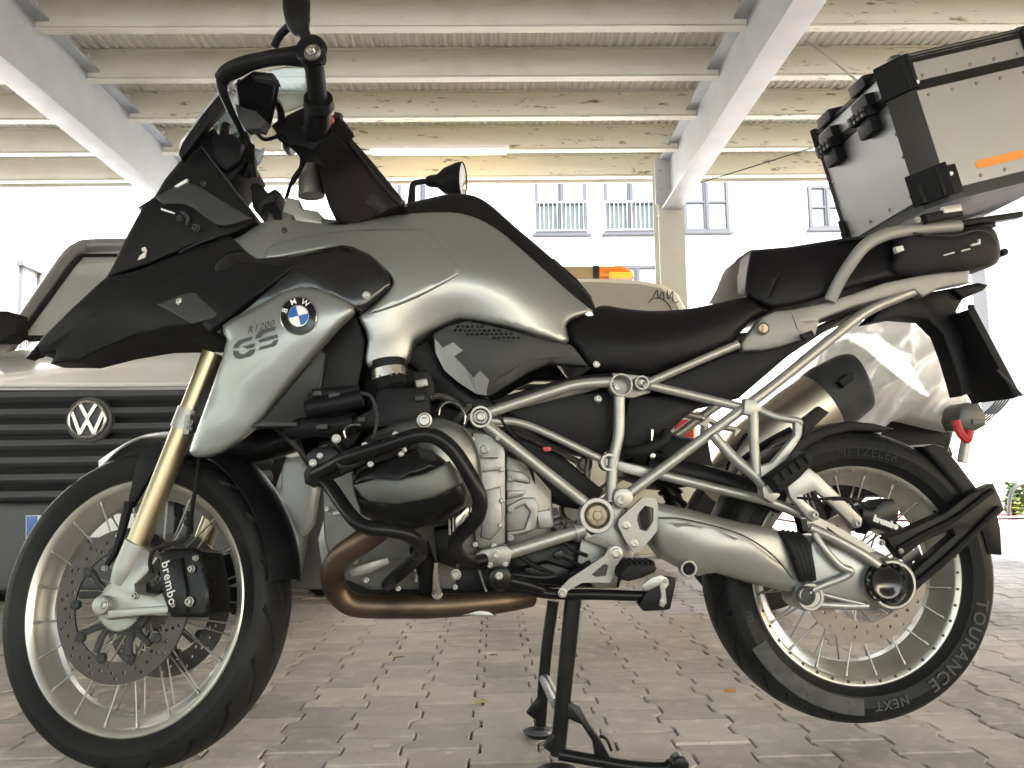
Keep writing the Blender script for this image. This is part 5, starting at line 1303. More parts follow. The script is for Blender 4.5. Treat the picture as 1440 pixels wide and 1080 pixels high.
# tail: side panels, rack, grab rail, lamp and plate carrier
bm = NB()
tp = [(1041, 484, -.150), (1072, 446, -.152), (1090, 438, -.152), (1112, 436, -.152), (1155, 427, -.15), (1200, 413, -.146), (1243, 398, -.14), (1290, 388, -.132), (1364, 374, -.12), (1362, 398, -.12), (1320, 406, -.126), (1297, 418, -.132), (1285, 408, -.132), (1240, 420, -.138), (1200, 431, -.145), (1152, 450, -.15), (1146, 472, -.152), (1128, 477, -.153), (1102, 486, -.154), (1076, 492, -.154), (1044, 494, -.152)]
panel(bm, tp, [(1070, 470, -.17), (1100, 455, -.17), (1130, 455, -.176), (1135, 468, -.178), (1180, 430, -.16), (1240, 408, -.15), (1290, 400, -.146)], step=6, roll=.006, rw=4, n=1, thick=.03, creases=[[(1112, 438), (1124, 472)], [(1150, 450), (1122, 452), (1126, 474)]])
tpn = obj('tail_panel', bm, M['tailgrey'], moto, smooth=30); mirror(tpn)
bm = NB(); lathe(bm, P(1073, 462, -.168), [(.013, 0), (.013, .004), (.011, .006), (.009, .004), (0, .004)], seg=28); lk = obj('lock', bm, M['brass'], tpn)
bm = NB(); slab(bm, [(1071.5, 457), (1074, 457), (1074, 467), (1071.5, 467)], -.1735, .002, 0); obj('keyhole', bm, M['gloss'], lk)
bm = NB(); slab(bm, [(1127, 470), (1142, 464), (1146, 472), (1130, 477)], -.18, .01, .001); obj('strap_hook', bm, M['plastic'], tpn)
bm = NB(); 
q = catmull([P(*p) for p in ((1167, 423, -.158), (1180, 396, -.168), (1198, 368, -.178), (1216, 346, -.18), (1240, 332, -.176), (1268, 325, -.165), (1310, 320, -.15), (1350, 318, -.14))], 6)
sweep(bm, q, .0135, 16, squash=(.75, 1)); gr_ = obj('grab_rail', bm, M['tailgrey'], moto); mirror(gr_)
bm = NB(); slab(bm, [(1236, 418), (1262, 410), (1290, 414), (1342, 404), (1362, 402), (1358, 416), (1352, 426), (1346, 437), (1352, 470), (1368, 552), (1354, 557), (1350, 542), (1338, 502), (1326, 470), (1304, 449), (1262, 446), (1222, 454), (1234, 440)], -.035, .05, .005)
slab(bm, [(1340, 406), (1360, 400), (1378, 397), (1392, 400), (1384, 408), (1356, 420)], -.05, .1, .006)
tail = obj('plate_carrier', bm, M['plastic'], moto)
bm = NB(); slab(bm, [(1361, 436), (1371, 432), (1437, 556), (1427, 560)], -.10, .15, .003); obj('number_plate', bm, M['plastic'], tail)
bm = NB(); bolt(bm, 1364, 432, -.06, 4, .01); tube(bm, [(1356, 386, -.11), (1360, 398, -.1)], .005, 8); tube(bm, [(1402, 520, -.115), (1437, 556, -.115)], .003, 6); obj('bolt', bm, M['greyplastic'], tail)
bm = NB(); 
for y in (-.12, .1): slab(bm, [(1180, 340), (1262, 322), (1440, 296), (1440, 304), (1330, 322), (1262, 333)], y, .025, .004)
slab(bm, [(1262, 330), (1400, 308), (1402, 318), (1262, 342)], -.1, .2, .004)
slab(bm, [(1300, 300), (1352, 290), (1356, 302), (1306, 312)], -.19, .02, .003)
rk = obj('luggage_rack', bm, M['plastic'], moto)
bm = NB(); slab(bm, [(1326, 290), (1352, 286), (1354, 296), (1328, 300)], -.195, .012, .002); bolt(bm, 1290, 309, -.19, 4, .006); obj('buckle', bm, M['frame'], rk)
# ================================================================== aluminium top case on the rack
A0 = P(1268, 127, -.2); A1 = P(1440, 87, -.2); xd = (A1 - A0).normalized(); zd = Vector((0, 1, 0)).cross(xd) * -1
A0b = P(1313, 290, -.2)
CASE = Frame(Matrix(((xd.x, 0, zd.x, A0b.x), (0, 1, 0, 0), (xd.z, 0, zd.z, A0b.z), (0, 0, 0, 1))))
use(CASE)
top = CASE.P(1262, 85, -.2); HC = top.z; seam = CASE.P(1268, 127, -.2).z; LC, WC = .36, .2
case = tag(empty('top_case', CASE.M @ Vector((LC / 2, 0, 0))), 'riveted aluminium top case with black corners and orange stripe behind the seat', 'top case')
zb = .028
def cbox(bm, x0, x1, y0, y1, z0, z1, bev=.003): box(bm, ((x0 + x1) / 2, (y0 + y1) / 2, (z0 + z1) / 2), (x1 - x0, y1 - y0, z1 - z0), bev=bev)
CH = .038     # chamfered upright corners
def octo(bm, z0, z1, ins=0., mi=0):
    x0, x1, w_ = ins, LC - ins, WC - ins; c_ = CH
    o = [(x0 + c_, -w_), (x1 - c_, -w_), (x1, -w_ + c_), (x1, w_ - c_), (x1 - c_, w_), (x0 + c_, w_), (x0, w_ - c_), (x0, -w_ + c_)]
    V = [(x, y, z0) for x, y in o] + [(x, y, z1) for x, y in o]
    addpoly(bm, V, [tuple(range(7, -1, -1)), tuple(range(8, 16))] + [(i, (i + 1) % 8, 8 + (i + 1) % 8, 8 + i) for i in range(8)], mi)
bm = NB(); octo(bm, zb, seam - .004, .002); body = obj('case_body', bm, M['alu'], case, smooth=0)
bm = NB(); octo(bm, seam + .010, HC - .004, .002); lid = obj('lid', bm, M['alu'], case, smooth=0)
bm = NB(); octo(bm, seam - .008, seam + .012, -.001); octo(bm, HC - .030 + .018, HC - .002, -.001); obj('edge_band', bm, M['plastic'], lid, smooth=0)
bm = NB(); octo(bm, 0.004, zb + .002, .006); obj('base_pan', bm, M['greyplastic'], case, smooth=0)
dk = mat('dark_anodised_strip', (.03, .027, .026), .45, .4)
for sx in (0, 1):
    for sy in (-1, 1):
        cx = CH / 2 if sx == 0 else LC - CH / 2; an = math.atan2(1, 1) * (1 if (sx == 0) == (sy == -1) else -1)
        bm = NB(); ang = R(-45) if (sx == 0) == (sy == -1) else R(45)
        q = Matrix.Rotation(ang, 3, 'Z')
        box(bm, (cx, sy * (WC - CH / 2), (zb + seam) / 2), (CH * 1.414 + .008, .006, seam - zb - .01), q, bev=.002); obj('corner_strip', bm, dk, body)
        bm = NB(); box(bm, (cx, sy * (WC - CH / 2), zb + .022), (CH * 1.414 + .03, .012, .07), q, bev=.004)
        ex_ = .045 if sx == 0 else -.045
        x0 = CH - .01 if sx == 0 else LC - CH + .01
        cbox(bm, min(x0, x0 + ex_), max(x0, x0 + ex_), sy * WC - .004, sy * WC + .004, zb - .012, zb + .05, .003)
        xf_ = -.004 if sx == 0 else LC - .004
        cbox(bm, xf_, xf_ + .008, sy * (WC - CH) - .018, sy * (WC - CH) + .018, zb - .012, zb + .03, .003)
        obj('corner_cap', bm, M['plastic'], body)
        bm = NB(); box(bm, (cx, sy * (WC - CH / 2), (seam + HC) / 2 + .002), (CH * 1.414 + .02, .016, HC - seam + .012), q, bev=.005)
        cbox(bm, min(x0, x0 + ex_ * .5), max(x0, x0 + ex_ * .5), sy * WC - .005, sy * WC + .005, seam - .004, HC + .004, .003); cc = obj('corner_cap', bm, M['plastic'], lid)
        if sy == -1 and sx == 0:
            bm = NB(); s_ = .0042
            lathe(bm, (x0 + ex_ * .4, -WC - .005, seam + .008), [(.005, 0), (.004, .003), (0, .0035)], seg=14); lathe(bm, (x0 + .028, -WC - .004, zb + .03), [(.005, 0), (.004, .003), (0, .0035)], seg=14); obj('rivet', bm, M['white'], cc)
riv = NB()
def rivet(p, ax): lathe(riv, p, [(.0042, 0), (.0036, .0018), (.002, .0026), (0, .003)], axis=ax, seg=12)
zr = [zb + .05 + k * (seam - zb - .075) / 3 for k in range(4)]
for sy in (-1, 1):
    for z in zr: rivet((.0015, sy * (WC - CH - .012), z), (-1, 0, 0))
    for x in np.linspace(CH + .03, LC - CH - .03, 5):
        for z in (zb + .012, seam - .022): rivet((x, sy * (WC - .002), z), (0, sy, 0))
        rivet((x, sy * (WC - .002), seam + .022), (0, sy, 0))
for y in np.linspace(-WC + CH + .03, WC - CH - .03, 4): rivet((.0015, y, zb + .016), (-1, 0, 0))
obj('rivet', riv, M['cast'], body, kind='stuff')
bm = NB(); n = 10; x0, x1, z0 = .128, .40, zb + .036
o = [(x0 + .009 * math.cos(a), z0 + .009 * math.sin(a)) for a in np.linspace(PI / 2, 3 * PI / 2, 9)] + [(LC - CH - .004, z0 - .009), (LC - CH - .004, z0 + .009)]
V = [bm.verts.new((x, -WC - .0, z)) for x, z in o]; bm.faces.new(V); bmesh.ops.translate(bm, verts=bm.verts, vec=(0, .0008, 0)); obj('stripe', bm, M['orange'], body, smooth=0)
# two latches on the front with their cleats on the lid
for yy in (-.085, .085):
    bm = NB(); cbox(bm, -.030, .004, yy - .038, yy + .038, seam - .012, seam + .012, .006); cbox(bm, -.024, .004, yy - .03, yy + .03, seam - .048, seam - .008, .008); lt = obj('latch', bm, M['plastic'], body)
    bm = NB()
    for i in range(4):
        for j in range(2): cbox(bm, -.037, -.028, yy - .033 + i * .018, yy - .021 + i * .018, seam - .010 + j * .012, seam - .001 + j * .012, .001)
    obj('grip_block', bm, M['greyplastic'], lt)
    bm = NB(); cbox(bm, -.02, .01, yy - .034, yy + .034, seam + .012, seam + .040, .006); cbox(bm, -.012, .03, yy - .034, yy + .034, HC - .01, HC + .016, .005); obj('cleat', bm, M['plastic'], lid)
for sy in (-1, 1):
    bm = NB(); sweep(bm, [Vector((.03, sy * (WC - .02), HC + .012)), Vector((LC - .03, sy * (WC - .02), HC + .012))], .005, 10)
    for x in (.03, LC - .03): box(bm, (x, sy * (WC - .02), HC + .004), (.024, .018, .028), bev=.004)
    obj('lid_rail', bm, M['gunmetal'], lid)
use(BIKE)
# ================================================================== tail bag strapped under the case
bm = NB()
tb_ = [(1256, 352, -.15), (1262, 332, -.15), (1284, 322, -.15), (1320, 326, -.15), (1350, 323, -.15), (1374, 317, -.148), (1392, 318, -.145), (1402, 330, -.14), (1407, 352, -.14), (1402, 370, -.14), (1380, 378, -.145), (1327, 383, -.15), (1284, 388, -.15), (1260, 388, -.15), (1250, 376, -.15), (1255, 366, -.15)]
panel(bm, tb_, [(1300, 355, -.185), (1350, 350, -.185), (1385, 345, -.172), (1275, 360, -.172)], step=7, roll=.03, rw=10, n=2, both=True)
tbag = obj('tail_bag', bm, M['blackcloth'], None, smooth=60); tag(tbag, 'black fabric tail pouch strapped behind the pillion seat below the case', 'pouch')
bm = NB(); tube(bm, [(1284, 328, -.168), (1320, 331, -.178), (1345, 331, -.18), (1372, 324, -.172), (1392, 328, -.16), (1401, 345, -.155)], .002, 6); obj('zip', bm, M['greyplastic'], tbag)
bm = NB(); slab(bm, [(1259, 347), (1270, 345), (1272, 352), (1262, 355)], -.186, .012, .001); tube(bm, [(1327, 359, -.191), (1342, 355, -.191)], .0018, 5); tube(bm, [(1352, 353, -.190), (1364, 350, -.189)], .0018, 5); slab(bm, [(1366, 343), (1376, 341), (1377, 336), (1379, 336), (1379, 343), (1367, 346)], -.182, .005, 0); obj('reflective_tab', bm, M['print'], tbag)
bm = NB(); knob(bm, 1406, 357, -.06, 5, .02); obj('toggle', bm, M['plastic'], tbag)
# ---------------------------------------------------------------- cockpit and upper fairing
use(BIKE)
bm = NB()   # headlight cowl side
co = [(147, 392, -.05), (160, 370, -.06), (176, 336, -.065), (199, 294, -.07), (193, 292, -.07), (217, 277, -.07), (232, 252, -.07), (252, 228, -.07), (283, 206, -.10), (300, 224, -.12), (330, 264, -.14), (356, 300, -.155), (362, 312, -.16), (322, 332, -.155), (270, 346, -.13), (210, 372, -.10)]
panel(bm, co, [(240, 300, -.115), (280, 250, -.115), (300, 290, -.145), (200, 345, -.095), (250, 335, -.125)], step=7, roll=.012, rw=5, n=1, both=True, creases=[[(200, 376), (260, 352), (305, 335)]])
cw = obj('fairing', bm, M['plastic'], moto, smooth=35)
bm = NB(); gq = [(218, 277, -.10), (240, 266, -.115), (263, 257, -.13), (277, 260, -.138), (312, 282, -.155), (355, 307, -.17), (338, 312, -.172), (320, 318, -.172), (305, 317, -.168), (288, 306, -.158), (273, 293, -.148), (257, 287, -.136), (230, 287, -.115)]
panel(bm, gq, [(270, 275, -.145), (310, 300, -.168)], step=6, roll=.006, rw=4, n=1, thick=.03); gp_ = obj('fairing_trim', bm, M['greyplastic'], cw, smooth=40); mirror(gp_)
bm = NB(); slab(bm, [(244, 262), (255, 255), (263, 251), (262, 256), (250, 263)], -.128, .01, .001); slab(bm, [(226, 292), (246, 299), (245, 301), (226, 295)], -.115, .006, .001); obj('marker_lamp', bm, mat('clear_lens', (.6, .68, .72), .15, coat=.5), cw)
bm = NB(); bolt(bm, 286, 259, -.148, 4, .006); bolt(bm, 253, 308, -.132, 4.5, .008); bolt(bm, 276, 321, -.142, 5.5, .010); bolt(bm, 400, 324, -.165, 4, .006); tube(bm, [(256, 298, -.13), (264, 306, -.135), (263, 316, -.13)], .004, 8); obj('bolt', bm, M['greyplastic'], cw)
bm = NB(); slab(bm, [(197, 359), (206, 352), (204, 362), (193, 366)], -.105, .004, 0); slab(bm, [(199, 349), (204, 347), (206, 352), (200, 354)], -.105, .004, 0); obj('painted_glint', bm, M['print'], cw)  # white reflections on the fairing, put in as pale slabs
bm = NB(); tube(bm, [(283, 206, -.105), (300, 228, -.125), (330, 267, -.145), (362, 308, -.162)], .0018, 6); tube(bm, [(252, 355, -.14), (272, 345, -.14), (302, 334, -.158)], .0015, 6); obj('edge_piping', bm, M['greyplastic'], cw)
# screen: two edges with smoked sheet between, leaning back
L0, L1 = (249, 222), (312, 132)
bm = NB(); rows = []
for t in np.linspace(0, 1, 9):
    u = 256 + (318 - 256) * t; v = 216 + (122 - 216) * t; row = []
    w_ = .13 - .03 * t
    for s in np.linspace(-1, 1, 13):
        p = P(u, v, 0); row.append(bm.verts.new(p + Vector((.07 * s * s, s * w_, 0)) ))
    rows.append(row)
for i in range(8):
    for j in range(12): bm.faces.new((rows[i][j], rows[i + 1][j], rows[i + 1][j + 1], rows[i][j + 1]))
r = bmesh.ops.solidify(bm, geom=bm.faces[:], thickness=.004)
obj('windscreen', bm, M['glassdark'], moto, smooth=60)
bm = NB(); panel(bm, [(374, 100, .12), (400, 94, .12), (430, 95, .12), (431, 120, .12), (430, 148, .12), (400, 158, .12), (384, 152, .12), (376, 126, .12)], [(405, 125, .09)], step=6, roll=.004, rw=4, n=1, thick=.004)
obj('wind_deflector', bm, M['glassdark'], moto, smooth=60)
bm = NB(); slab(bm, [(250, 216, -.12), (256, 200, -.12), (284, 162, -.12), (308, 131, -.12), (316, 142, -.12), (314, 152, -.12), (290, 178, -.12), (268, 208, -.12), (254, 224, -.12)], -.12, .02, .004); se = obj('screen_edge', bm, M['plastic'], moto); mirror(se)
bm = NB(); slab(bm, [(258, 214), (280, 190), (300, 178), (310, 200), (340, 205), (350, 225), (320, 260), (290, 236), (270, 226)], -.08, .16, .01)
slab(bm, [(296, 190), (326, 186), (340, 200), (336, 226), (318, 240), (300, 230)], -.10, .03, .008)
for a, b in (((318, 176), (300, 224)), ((340, 200), (356, 250)), ((352, 206), (346, 250))): tube(bm, [(a[0], a[1], -.04), ((a[0] + b[0]) / 2 + 3, (a[1] + b[1]) / 2, -.06), (b[0], b[1], -.05)], .010, 10)
tube(bm, [(338, 190, .05), (350, 230, .05), (346, 262, .05)], .018, 12); tube(bm, [(365, 300, .0), (372, 282, .0), (358, 262, 0)], .012, 10); slab(bm, [(352, 256), (366, 258), (376, 270), (386, 264), (394, 270), (386, 284), (372, 288), (366, 304), (354, 290)], -.06, .12, .006)
obj('instrument_bracket', bm, M['plastic'], moto)
for yb, pts in ((.02, [(304, 160), (322, 150), (340, 182), (326, 206), (310, 196)]), (.06, [(338, 216), (352, 206), (366, 210), (372, 206), (366, 226), (352, 240), (340, 236)])):
    bm = NB(); slab(bm, pts, yb, .01, .002); obj('wind_deflector', bm, M['glassdark'], moto)
# steered bar group
use(STEERED)
bm = NB()
tube(bm, [(447, 150, -.33), (440, 178, -.27), (424, 176, -.2), (408, 180, -.12), (404, 200, -.05), (408, 210, .0)], .0145, 16)
tube(bm, [(408, 210, 0), (P and 420, 205, .08), (440, 190, .2)], .0145, 14)
hb_ = obj('handlebar', bm, M['satin'], moto)
bm = NB(); tube(bm, [(440, 84, -.435), (444, 110, -.40), (448, 146, -.34)], [.0175, .0168, .0175], 24); obj('grip', bm, M['rubber'], hb_)
bm = NB(); tube(bm, [(447.5, 138, -.352), (448.5, 150, -.335)], [.0265, .0285], 28, smooth=False); obj('grip_flange', bm, M['plastic'], hb_)
bm = NB(); tube(bm, [(448, 150, -.335), (446, 170, -.29), (440, 186, -.25)], [.024, .026, .022], 20)
slab(bm, [(404, 160), (425, 150), (436, 158), (462, 160), (476, 160), (478, 166), (464, 176), (470, 186), (450, 200), (436, 210), (420, 204), (406, 204), (400, 190), (388, 186), (380, 176), (392, 168)], -.25, .07, .006)
sw = obj('switch_housing', bm, M['plastic'], hb_)
bm = NB(); knob(bm, 463, 170, -.262, 8, .012); obj('switch_button', bm, M['red'], sw)
bm = NB(); slab(bm, [(470, 156), (479, 158), (478, 166), (468, 166)], -.26, .012, .002); obj('switch_button', bm, M['greyplastic'], sw)
# hand guard
bm = NB()
tube(bm, [(452, 76, -.44), (424, 79, -.44), (396, 80, -.44), (370, 84, -.43), (345, 90, -.42), (322, 100, -.41), (312, 112, -.40)], [.018, .018, .014, .013, .014, .014, .013], 16, squash=(1.1, 1))
tube(bm, [(312, 104, -.40), (313, 126, -.39), (322, 150, -.36), (334, 174, -.32), (342, 190, -.28)], [.012, .009, .007, .006, .006], 14)
knob(bm, 440, 74, -.452, 22, .018, .3)
tube(bm, [(312, 110, -.40), (330, 104, -.405), (352, 92, -.41)], .010, 12)
hgd = obj('hand_guard', bm, M['plastic'], moto)
bm = NB(); ring(bm, 438, 72, -.474, 12, 9.5, .006, .003, 28); obj('washer', bm, M['cast'], hgd)
bm = NB(); bolt(bm, 438.5, 70.5, -.472, 7.5, .006); obj('bolt', bm, M['steel'], hgd)
bm = NB(); panel(bm, [(330, 118, -.38), (356, 100, -.385), (384, 103, -.38), (388, 118, -.37), (384, 140, -.34), (378, 168, -.30), (370, 186, -.28), (352, 180, -.28), (336, 158, -.33)], [(362, 130, -.35), (360, 155, -.32)], step=7, roll=.01, rw=5, n=1, thick=.012)
obj('wind_shell', bm, M['plastic'], hgd, smooth=40)
bm = NB(); slab(bm, [(329, 144), (346, 152), (358, 154), (366, 162), (374, 170), (366, 180), (344, 182), (334, 166)], -.345, .02, .004); slab(bm, [(354, 100), (384, 104), (388, 114), (372, 110), (352, 106)], -.395, .02, .004); obj('indicator', bm, M['greyplastic'], hgd)
bm = NB(); tube(bm, [(336, 116, -.36), (352, 119, -.36), (372, 130, -.34), (388, 142, -.31), (394, 154, -.28), (396, 170, -.26)], [.006, .006, .007, .007, .007, .008], 10); obj('clutch_lever', bm, M['satin'], hb_)
# near mirror, cropped by the top of the photograph
bm = NB(); tube(bm, [(432, 58, -.40), (427, 46, -.40), (420, 34, -.40), (417, 10, -.40), (417, -14, -.40)], [.009, .012, .022, .026, .026], 20, squash=(.8, 1)); tube(bm, [(386, 66, -.36), (394, 50, -.37), (410, 34, -.39)], .008, 12)
mir = obj('mirror', bm, M['plastic'], moto)
bm = NB(); tube(bm, [(417, -10, -.40), (412, -60, -.39), (404, -110, -.39)], [.03, .06, .05], 24, squash=(.3, 1)); obj('mirror_head', bm, M['plastic'], mir)
# cables under the bar
bm = NB()
for pts in ([(412, 200, -.16), (424, 222, -.12), (420, 244, -.10), (408, 262, -.08), (404, 275, -.06)], [(432, 204, -.14), (428, 228, -.1), (412, 252, -.08), (402, 280, -.05)], [(388, 190, -.18), (410, 206, -.14), (430, 200, -.1)], [(360, 186, -.2), (372, 196, -.2), (390, 192, -.18)]): tube(bm, pts, .0042, 8)
obj('cable', bm, M['rubber'], hb_)
use(BIKE)
bm = NB(); tube(bm, [(438, 214, 0), (436, 240, 0), (438, 276, .0)], [.022, .024, .03], 18)
slab(bm, [(402, 276), (420, 280), (424, 292), (446, 296), (462, 312), (480, 318), (400, 322), (396, 300)], -.06, .12, .008)
obj('top_yoke', bm, M['swing'], moto)
bm = NB(); slab(bm, [(396, 296), (412, 302), (408, 316), (396, 316)], -.1, .03, .004); slab(bm, [(452, 306), (500, 312), (500, 322), (452, 322)], -.08, .06, .004); obj('key_lock', bm, M['gunmetal'], moto)
# far mirror above the tank
bm = NB(); tube(bm, [(578, 292, .33), (579, 278, .33), (581, 260, .33), (590, 256, .335), (602, 255, .34)], [.012, .010, .008, .0075, .0075], 14)
lathe(bm, P(600, 255, .34), [(.012, 0), (.016, .01), (.018, .03), (.034, .05), (.047, .085), (.049, .1), (.046, .102)], axis=(1, -.25, -.05), seg=28)
m2 = obj('mirror', bm, M['plastic'], moto)
bm = NB(); ax_ = Vector((1, -.25, -.05)).normalized(); lathe(bm, P(600, 255, .34), [(.0465, .1), (0, .099)], axis=ax_, seg=28); obj('mirror_glass', bm, M['mirror'], m2)
# ================================================================== brown bag hung on the bar
bm = NB()
bg_ = [(458, 188, -.05), (466, 180, -.06), (478, 178, -.07), (486, 186, -.08), (512, 214, -.1), (542, 250, -.12), (571, 287, -.14), (562, 292, -.14), (547, 297, -.14), (522, 308, -.14), (505, 316, -.13), (492, 318, -.13), (470, 304, -.12), (456, 270, -.09), (448, 225, -.06)]
bf = panel(bm, bg_, [(490, 240, -.13), (520, 275, -.155), (470, 230, -.10), (500, 290, -.16), (485, 270, -.12), (475, 270, -.135), (530, 265, -.135), (500, 225, -.09), (480, 210, -.10)], step=6, roll=.015, rw=6, n=2, both=True)
bag = obj('handlebar_bag', bm, M['cloth'], None, smooth=70); tag(bag, 'brown cloth zipped bag hanging between handlebar and tank', 'bag')
def onb(u, v, d): return P(u, v, float(bf((u, v))[0]) - d)
bm = NB(); sweep(bm, catmull([onb(u, v, .004) for u, v in ((482, 186), (495, 206), (512, 228), (532, 254), (552, 276), (566, 288))], 5), .0035, 8); zp = obj('zip', bm, M['blackcloth'], bag)
bm = NB(); q = [onb(564, 286, .008), onb(568, 281, .008), onb(571, 290, .008)]; sweep(bm, q, .0022, 6); obj('zip_pull', bm, M['steel'], bag)
c4 = [(515, 299), (525, 270), (548, 291), (545, 297)]
lab = [(513, 285), (525, 270), (547, 290), (536, 300)]
bm = NB(); V = [bm.verts.new(onb(u, v, .0035)) for u, v in lab]; W = [bm.verts.new(onb(u, v, -.002)) for u, v in lab]; bm.faces.new(V)
for i in range(4): bm.faces.new((V[i], V[i - 1], W[i - 1], W[i]))
pt = obj('patch', bm, M['blackcloth'], bag, smooth=0)
bm = NB(); ca = R(39)
letters(bm, 'HORNIG', lambda p: onb(530 + p.x * math.cos(ca) + p.y * math.sin(ca) , 285.5 + p.x * math.sin(ca) - p.y * math.cos(ca), .0048), size=8.5)
obj('lettering', bm, M['greyplastic'], bag, smooth=0)
# ================================================================== white van behind the front wheel
use(GAR)
vw = mat('van_white', (.8, .8, .8), .25, 0, coat=1., var=.04, vscale=2, dirt=(.55, .53, .5), dscale=2, damt=.3)
vgrey = mat('van_bumper_plastic', (.07, .074, .082), .55, 0, bump=.15, bscale=500, var=.12, vscale=4)
vlightgrey = mat('van_corner_grey', (.26, .28, .3), .45, .3, var=.08, vscale=5)
vglass = mat('van_glass', (.3, .33, .32), .05, 0, spec=.8, coat=.3)
D0 = 3.35
van = tag(empty('van', GAR.M @ Vector((-1.75, 5.2, 0))), 'white delivery van with black slatted grille behind the front wheel', 'van')
xc = P(124, 590, D0).x; HW = .97
zz = lambda v, D: P(124, v, D).z
prof = [(D0 + .10, .22), (D0 + .03, zz(705, D0)), (D0 + .03, zz(548, D0)), (D0 + .10, zz(534, D0 + .1)), (D0 + .5, zz(497, D0 + .5)), (D0 + .95, zz(479, D0 + .95)), (D0 + 1.55, zz(352, D0 + 1.55)), (D0 + 1.9, zz(345, D0 + 1.75) + .02), (D0 + 4.6, zz(345, D0 + 1.75) + .02), (D0 + 4.8, 1.2), (D0 + 4.8, .3)]
bm = NB(); rows = []
for s in (-1, -.97, -.85, 0, .85, .97, 1):
    row = []
    for y, z in prof:
        tap = 1 - .10 * max(0, (z - 1.0)) ; bow = .22 * abs(s) ** 4 * (1 if y < D0 + 1.2 else 0) + (.02 if abs(s) == 1 else 0)
        row.append(bm.verts.new((xc + s * HW * tap, y + bow, z - (.05 if abs(s) == 1 and z > 1.2 else 0))))
    rows.append(row)
n = len(prof)
for i in range(6):
    for k in range(n): bm.faces.new((rows[i][k], rows[i + 1][k], rows[i + 1][(k + 1) % n], rows[i][(k + 1) % n]))
bm.faces.new(rows[0]); bm.faces.new(list(reversed(rows[-1])))
vb = obj('body', bm, vw, van, smooth=45)
def vp(u, v, D): return P(u, v, D)
def ov(v): return 0
bm = NB(); sweep(bm, catmull([P(-14, 508, D0 + .84), P(12, 484, D0 + .9), P(60, 414, D0 + 1.18), P(96, 362, D0 + 1.42), P(112, 350, D0 + 1.5), P(140, 345, D0 + 1.55), P(330, 343, D0 + 1.58)], 5), .042, 12); obj('pillar', bm, mat('pillar_grey', (.17, .175, .18), .35, .2, coat=.5), van)
bm = NB()   # windscreen
ws = [(28, 475, D0 + .93), (104, 372, D0 + 1.40), (116, 360, D0 + 1.5), (330, 358, D0 + 1.5), (360, 475, D0 + .93)]
V = [bm.verts.new(P(u, v, d - .03)) for u, v, d in ws]; bm.faces.new(V); wsg = obj('windscreen', bm, vglass, van, smooth=0)
bm = NB(); 
for a, b in ((0, 1), (1, 2), (2, 3), (3, 4), (4, 0)): sweep(bm, [P(ws[a][0], ws[a][1], ws[a][2] - .035), P(ws[b][0], ws[b][1], ws[b][2] - .035)], .014, 8)
obj('seal', bm, MT['rubber'], wsg)
cabl = mat('bright_side_window', (.55, .75, .7), .1, 0, spec=.5)
bm = NB(); V = [bm.verts.new(P(u, v, D0 + 1.2)) for u, v in ((92, 448), (100, 400), (118, 378), (140, 380), (146, 394))]; 
bm.faces.new(V); obj('reflection_free_pane', bm, cabl, wsg, smooth=0) if False else bm.free()
bm = NB(); tube(bm, [(40, 478, D0 + .85), (100, 476, D0 + .85), (160, 472, D0 + .88)], .010, 8); tube(bm, [(188, 476, D0 + .7), (250, 470, D0 + .8)], .02, 8); obj('wiper', bm, MT['plastic'], van)
bm = NB(); slab(bm, [(-30, 436), (8, 436), (20, 440), (21, 470), (4, 482), (-30, 484)], D0 + .8, .12, .02, seg=3); box(bm, P(-20, 470, D0 + 1.0), (.3, .06, .05), bev=.01); obj('mirror', bm, MT['plastic'], van)
bm = NB(); tube(bm, [(-60, 541, D0 - .01), (125, 541, D0 - .02), (290, 540, D0 - .01), (420, 540, D0 + .1)], .012, 8); obj('bonnet_edge', bm, vw, van)
bm = NB(); slab(bm, [(-70, 548), (380, 548), (400, 580), (400, 640), (380, 706), (-70, 706)], D0 - .005, .06, .01); gl = obj('grille', bm, MT['plastic'], van)
for v in (560, 584, 606, 628, 652, 676, 700):
    bm = NB(); a = P(-70, v, D0 - .03); b = P(382, v, D0 - .03)
    box(bm, ((a.x + b.x) / 2, D0 - .025, a.z), (b.x - a.x, .05, .026), Matrix.Rotation(R(-25), 3, 'X'), bev=.005); obj('slat', bm, vgrey, gl)
bm = NB(); box(bm, (P(60, 640, D0).x, D0 - .01, P(60, 660, D0).z), (.3, .03, .06), bev=.008)
bm.free()
# round emblem
bm = NB(); e = 27 * pxm(124, 590, D0 - .06); ec = P(124, 590, D0 - .065)
lathe(bm, ec, [(e * 1.22, -.03), (e * 1.18, -.005), (e * 1.02, 0)], seg=40); lathe(bm, ec, [(e * 1.02, -.002), (0, -.002)], seg=40); eg = obj('emblem', bm, vgrey, gl)
bm = NB(); lathe(bm, ec, [(e, 0), (e, .01), (e * .95, .014), (e * .88, .012), (e * .86, 0)], seg=48)
def stroke(pts, w_):
    p = [ec + Vector((x * e, -.008, z * e)) for x, z in pts]
    for a, b in zip(p, p[1:]):
        d = (b - a).normalized(); nn = Vector((-d.z, 0, d.x)) * w_ * e; a_ = a - d * w_ * e * .3; b_ = b + d * w_ * e * .3
        vs = [a_ + nn, b_ + nn, b_ - nn, a_ - nn]; addpoly(bm, vs + [v + Vector((0, .008, 0)) for v in vs], [(0, 1, 2, 3), (0, 1, 5, 4), (1, 2, 6, 5), (2, 3, 7, 6), (3, 0, 4, 7)])
stroke([(-.40, .78), (0, .08), (.40, .78)], .085); stroke([(-.80, .38), (-.36, -.72), (0, -.04), (.36, -.72), (.80, .38)], .085)
obj('emblem_ring', bm, MT['steel'], gl, smooth=20)
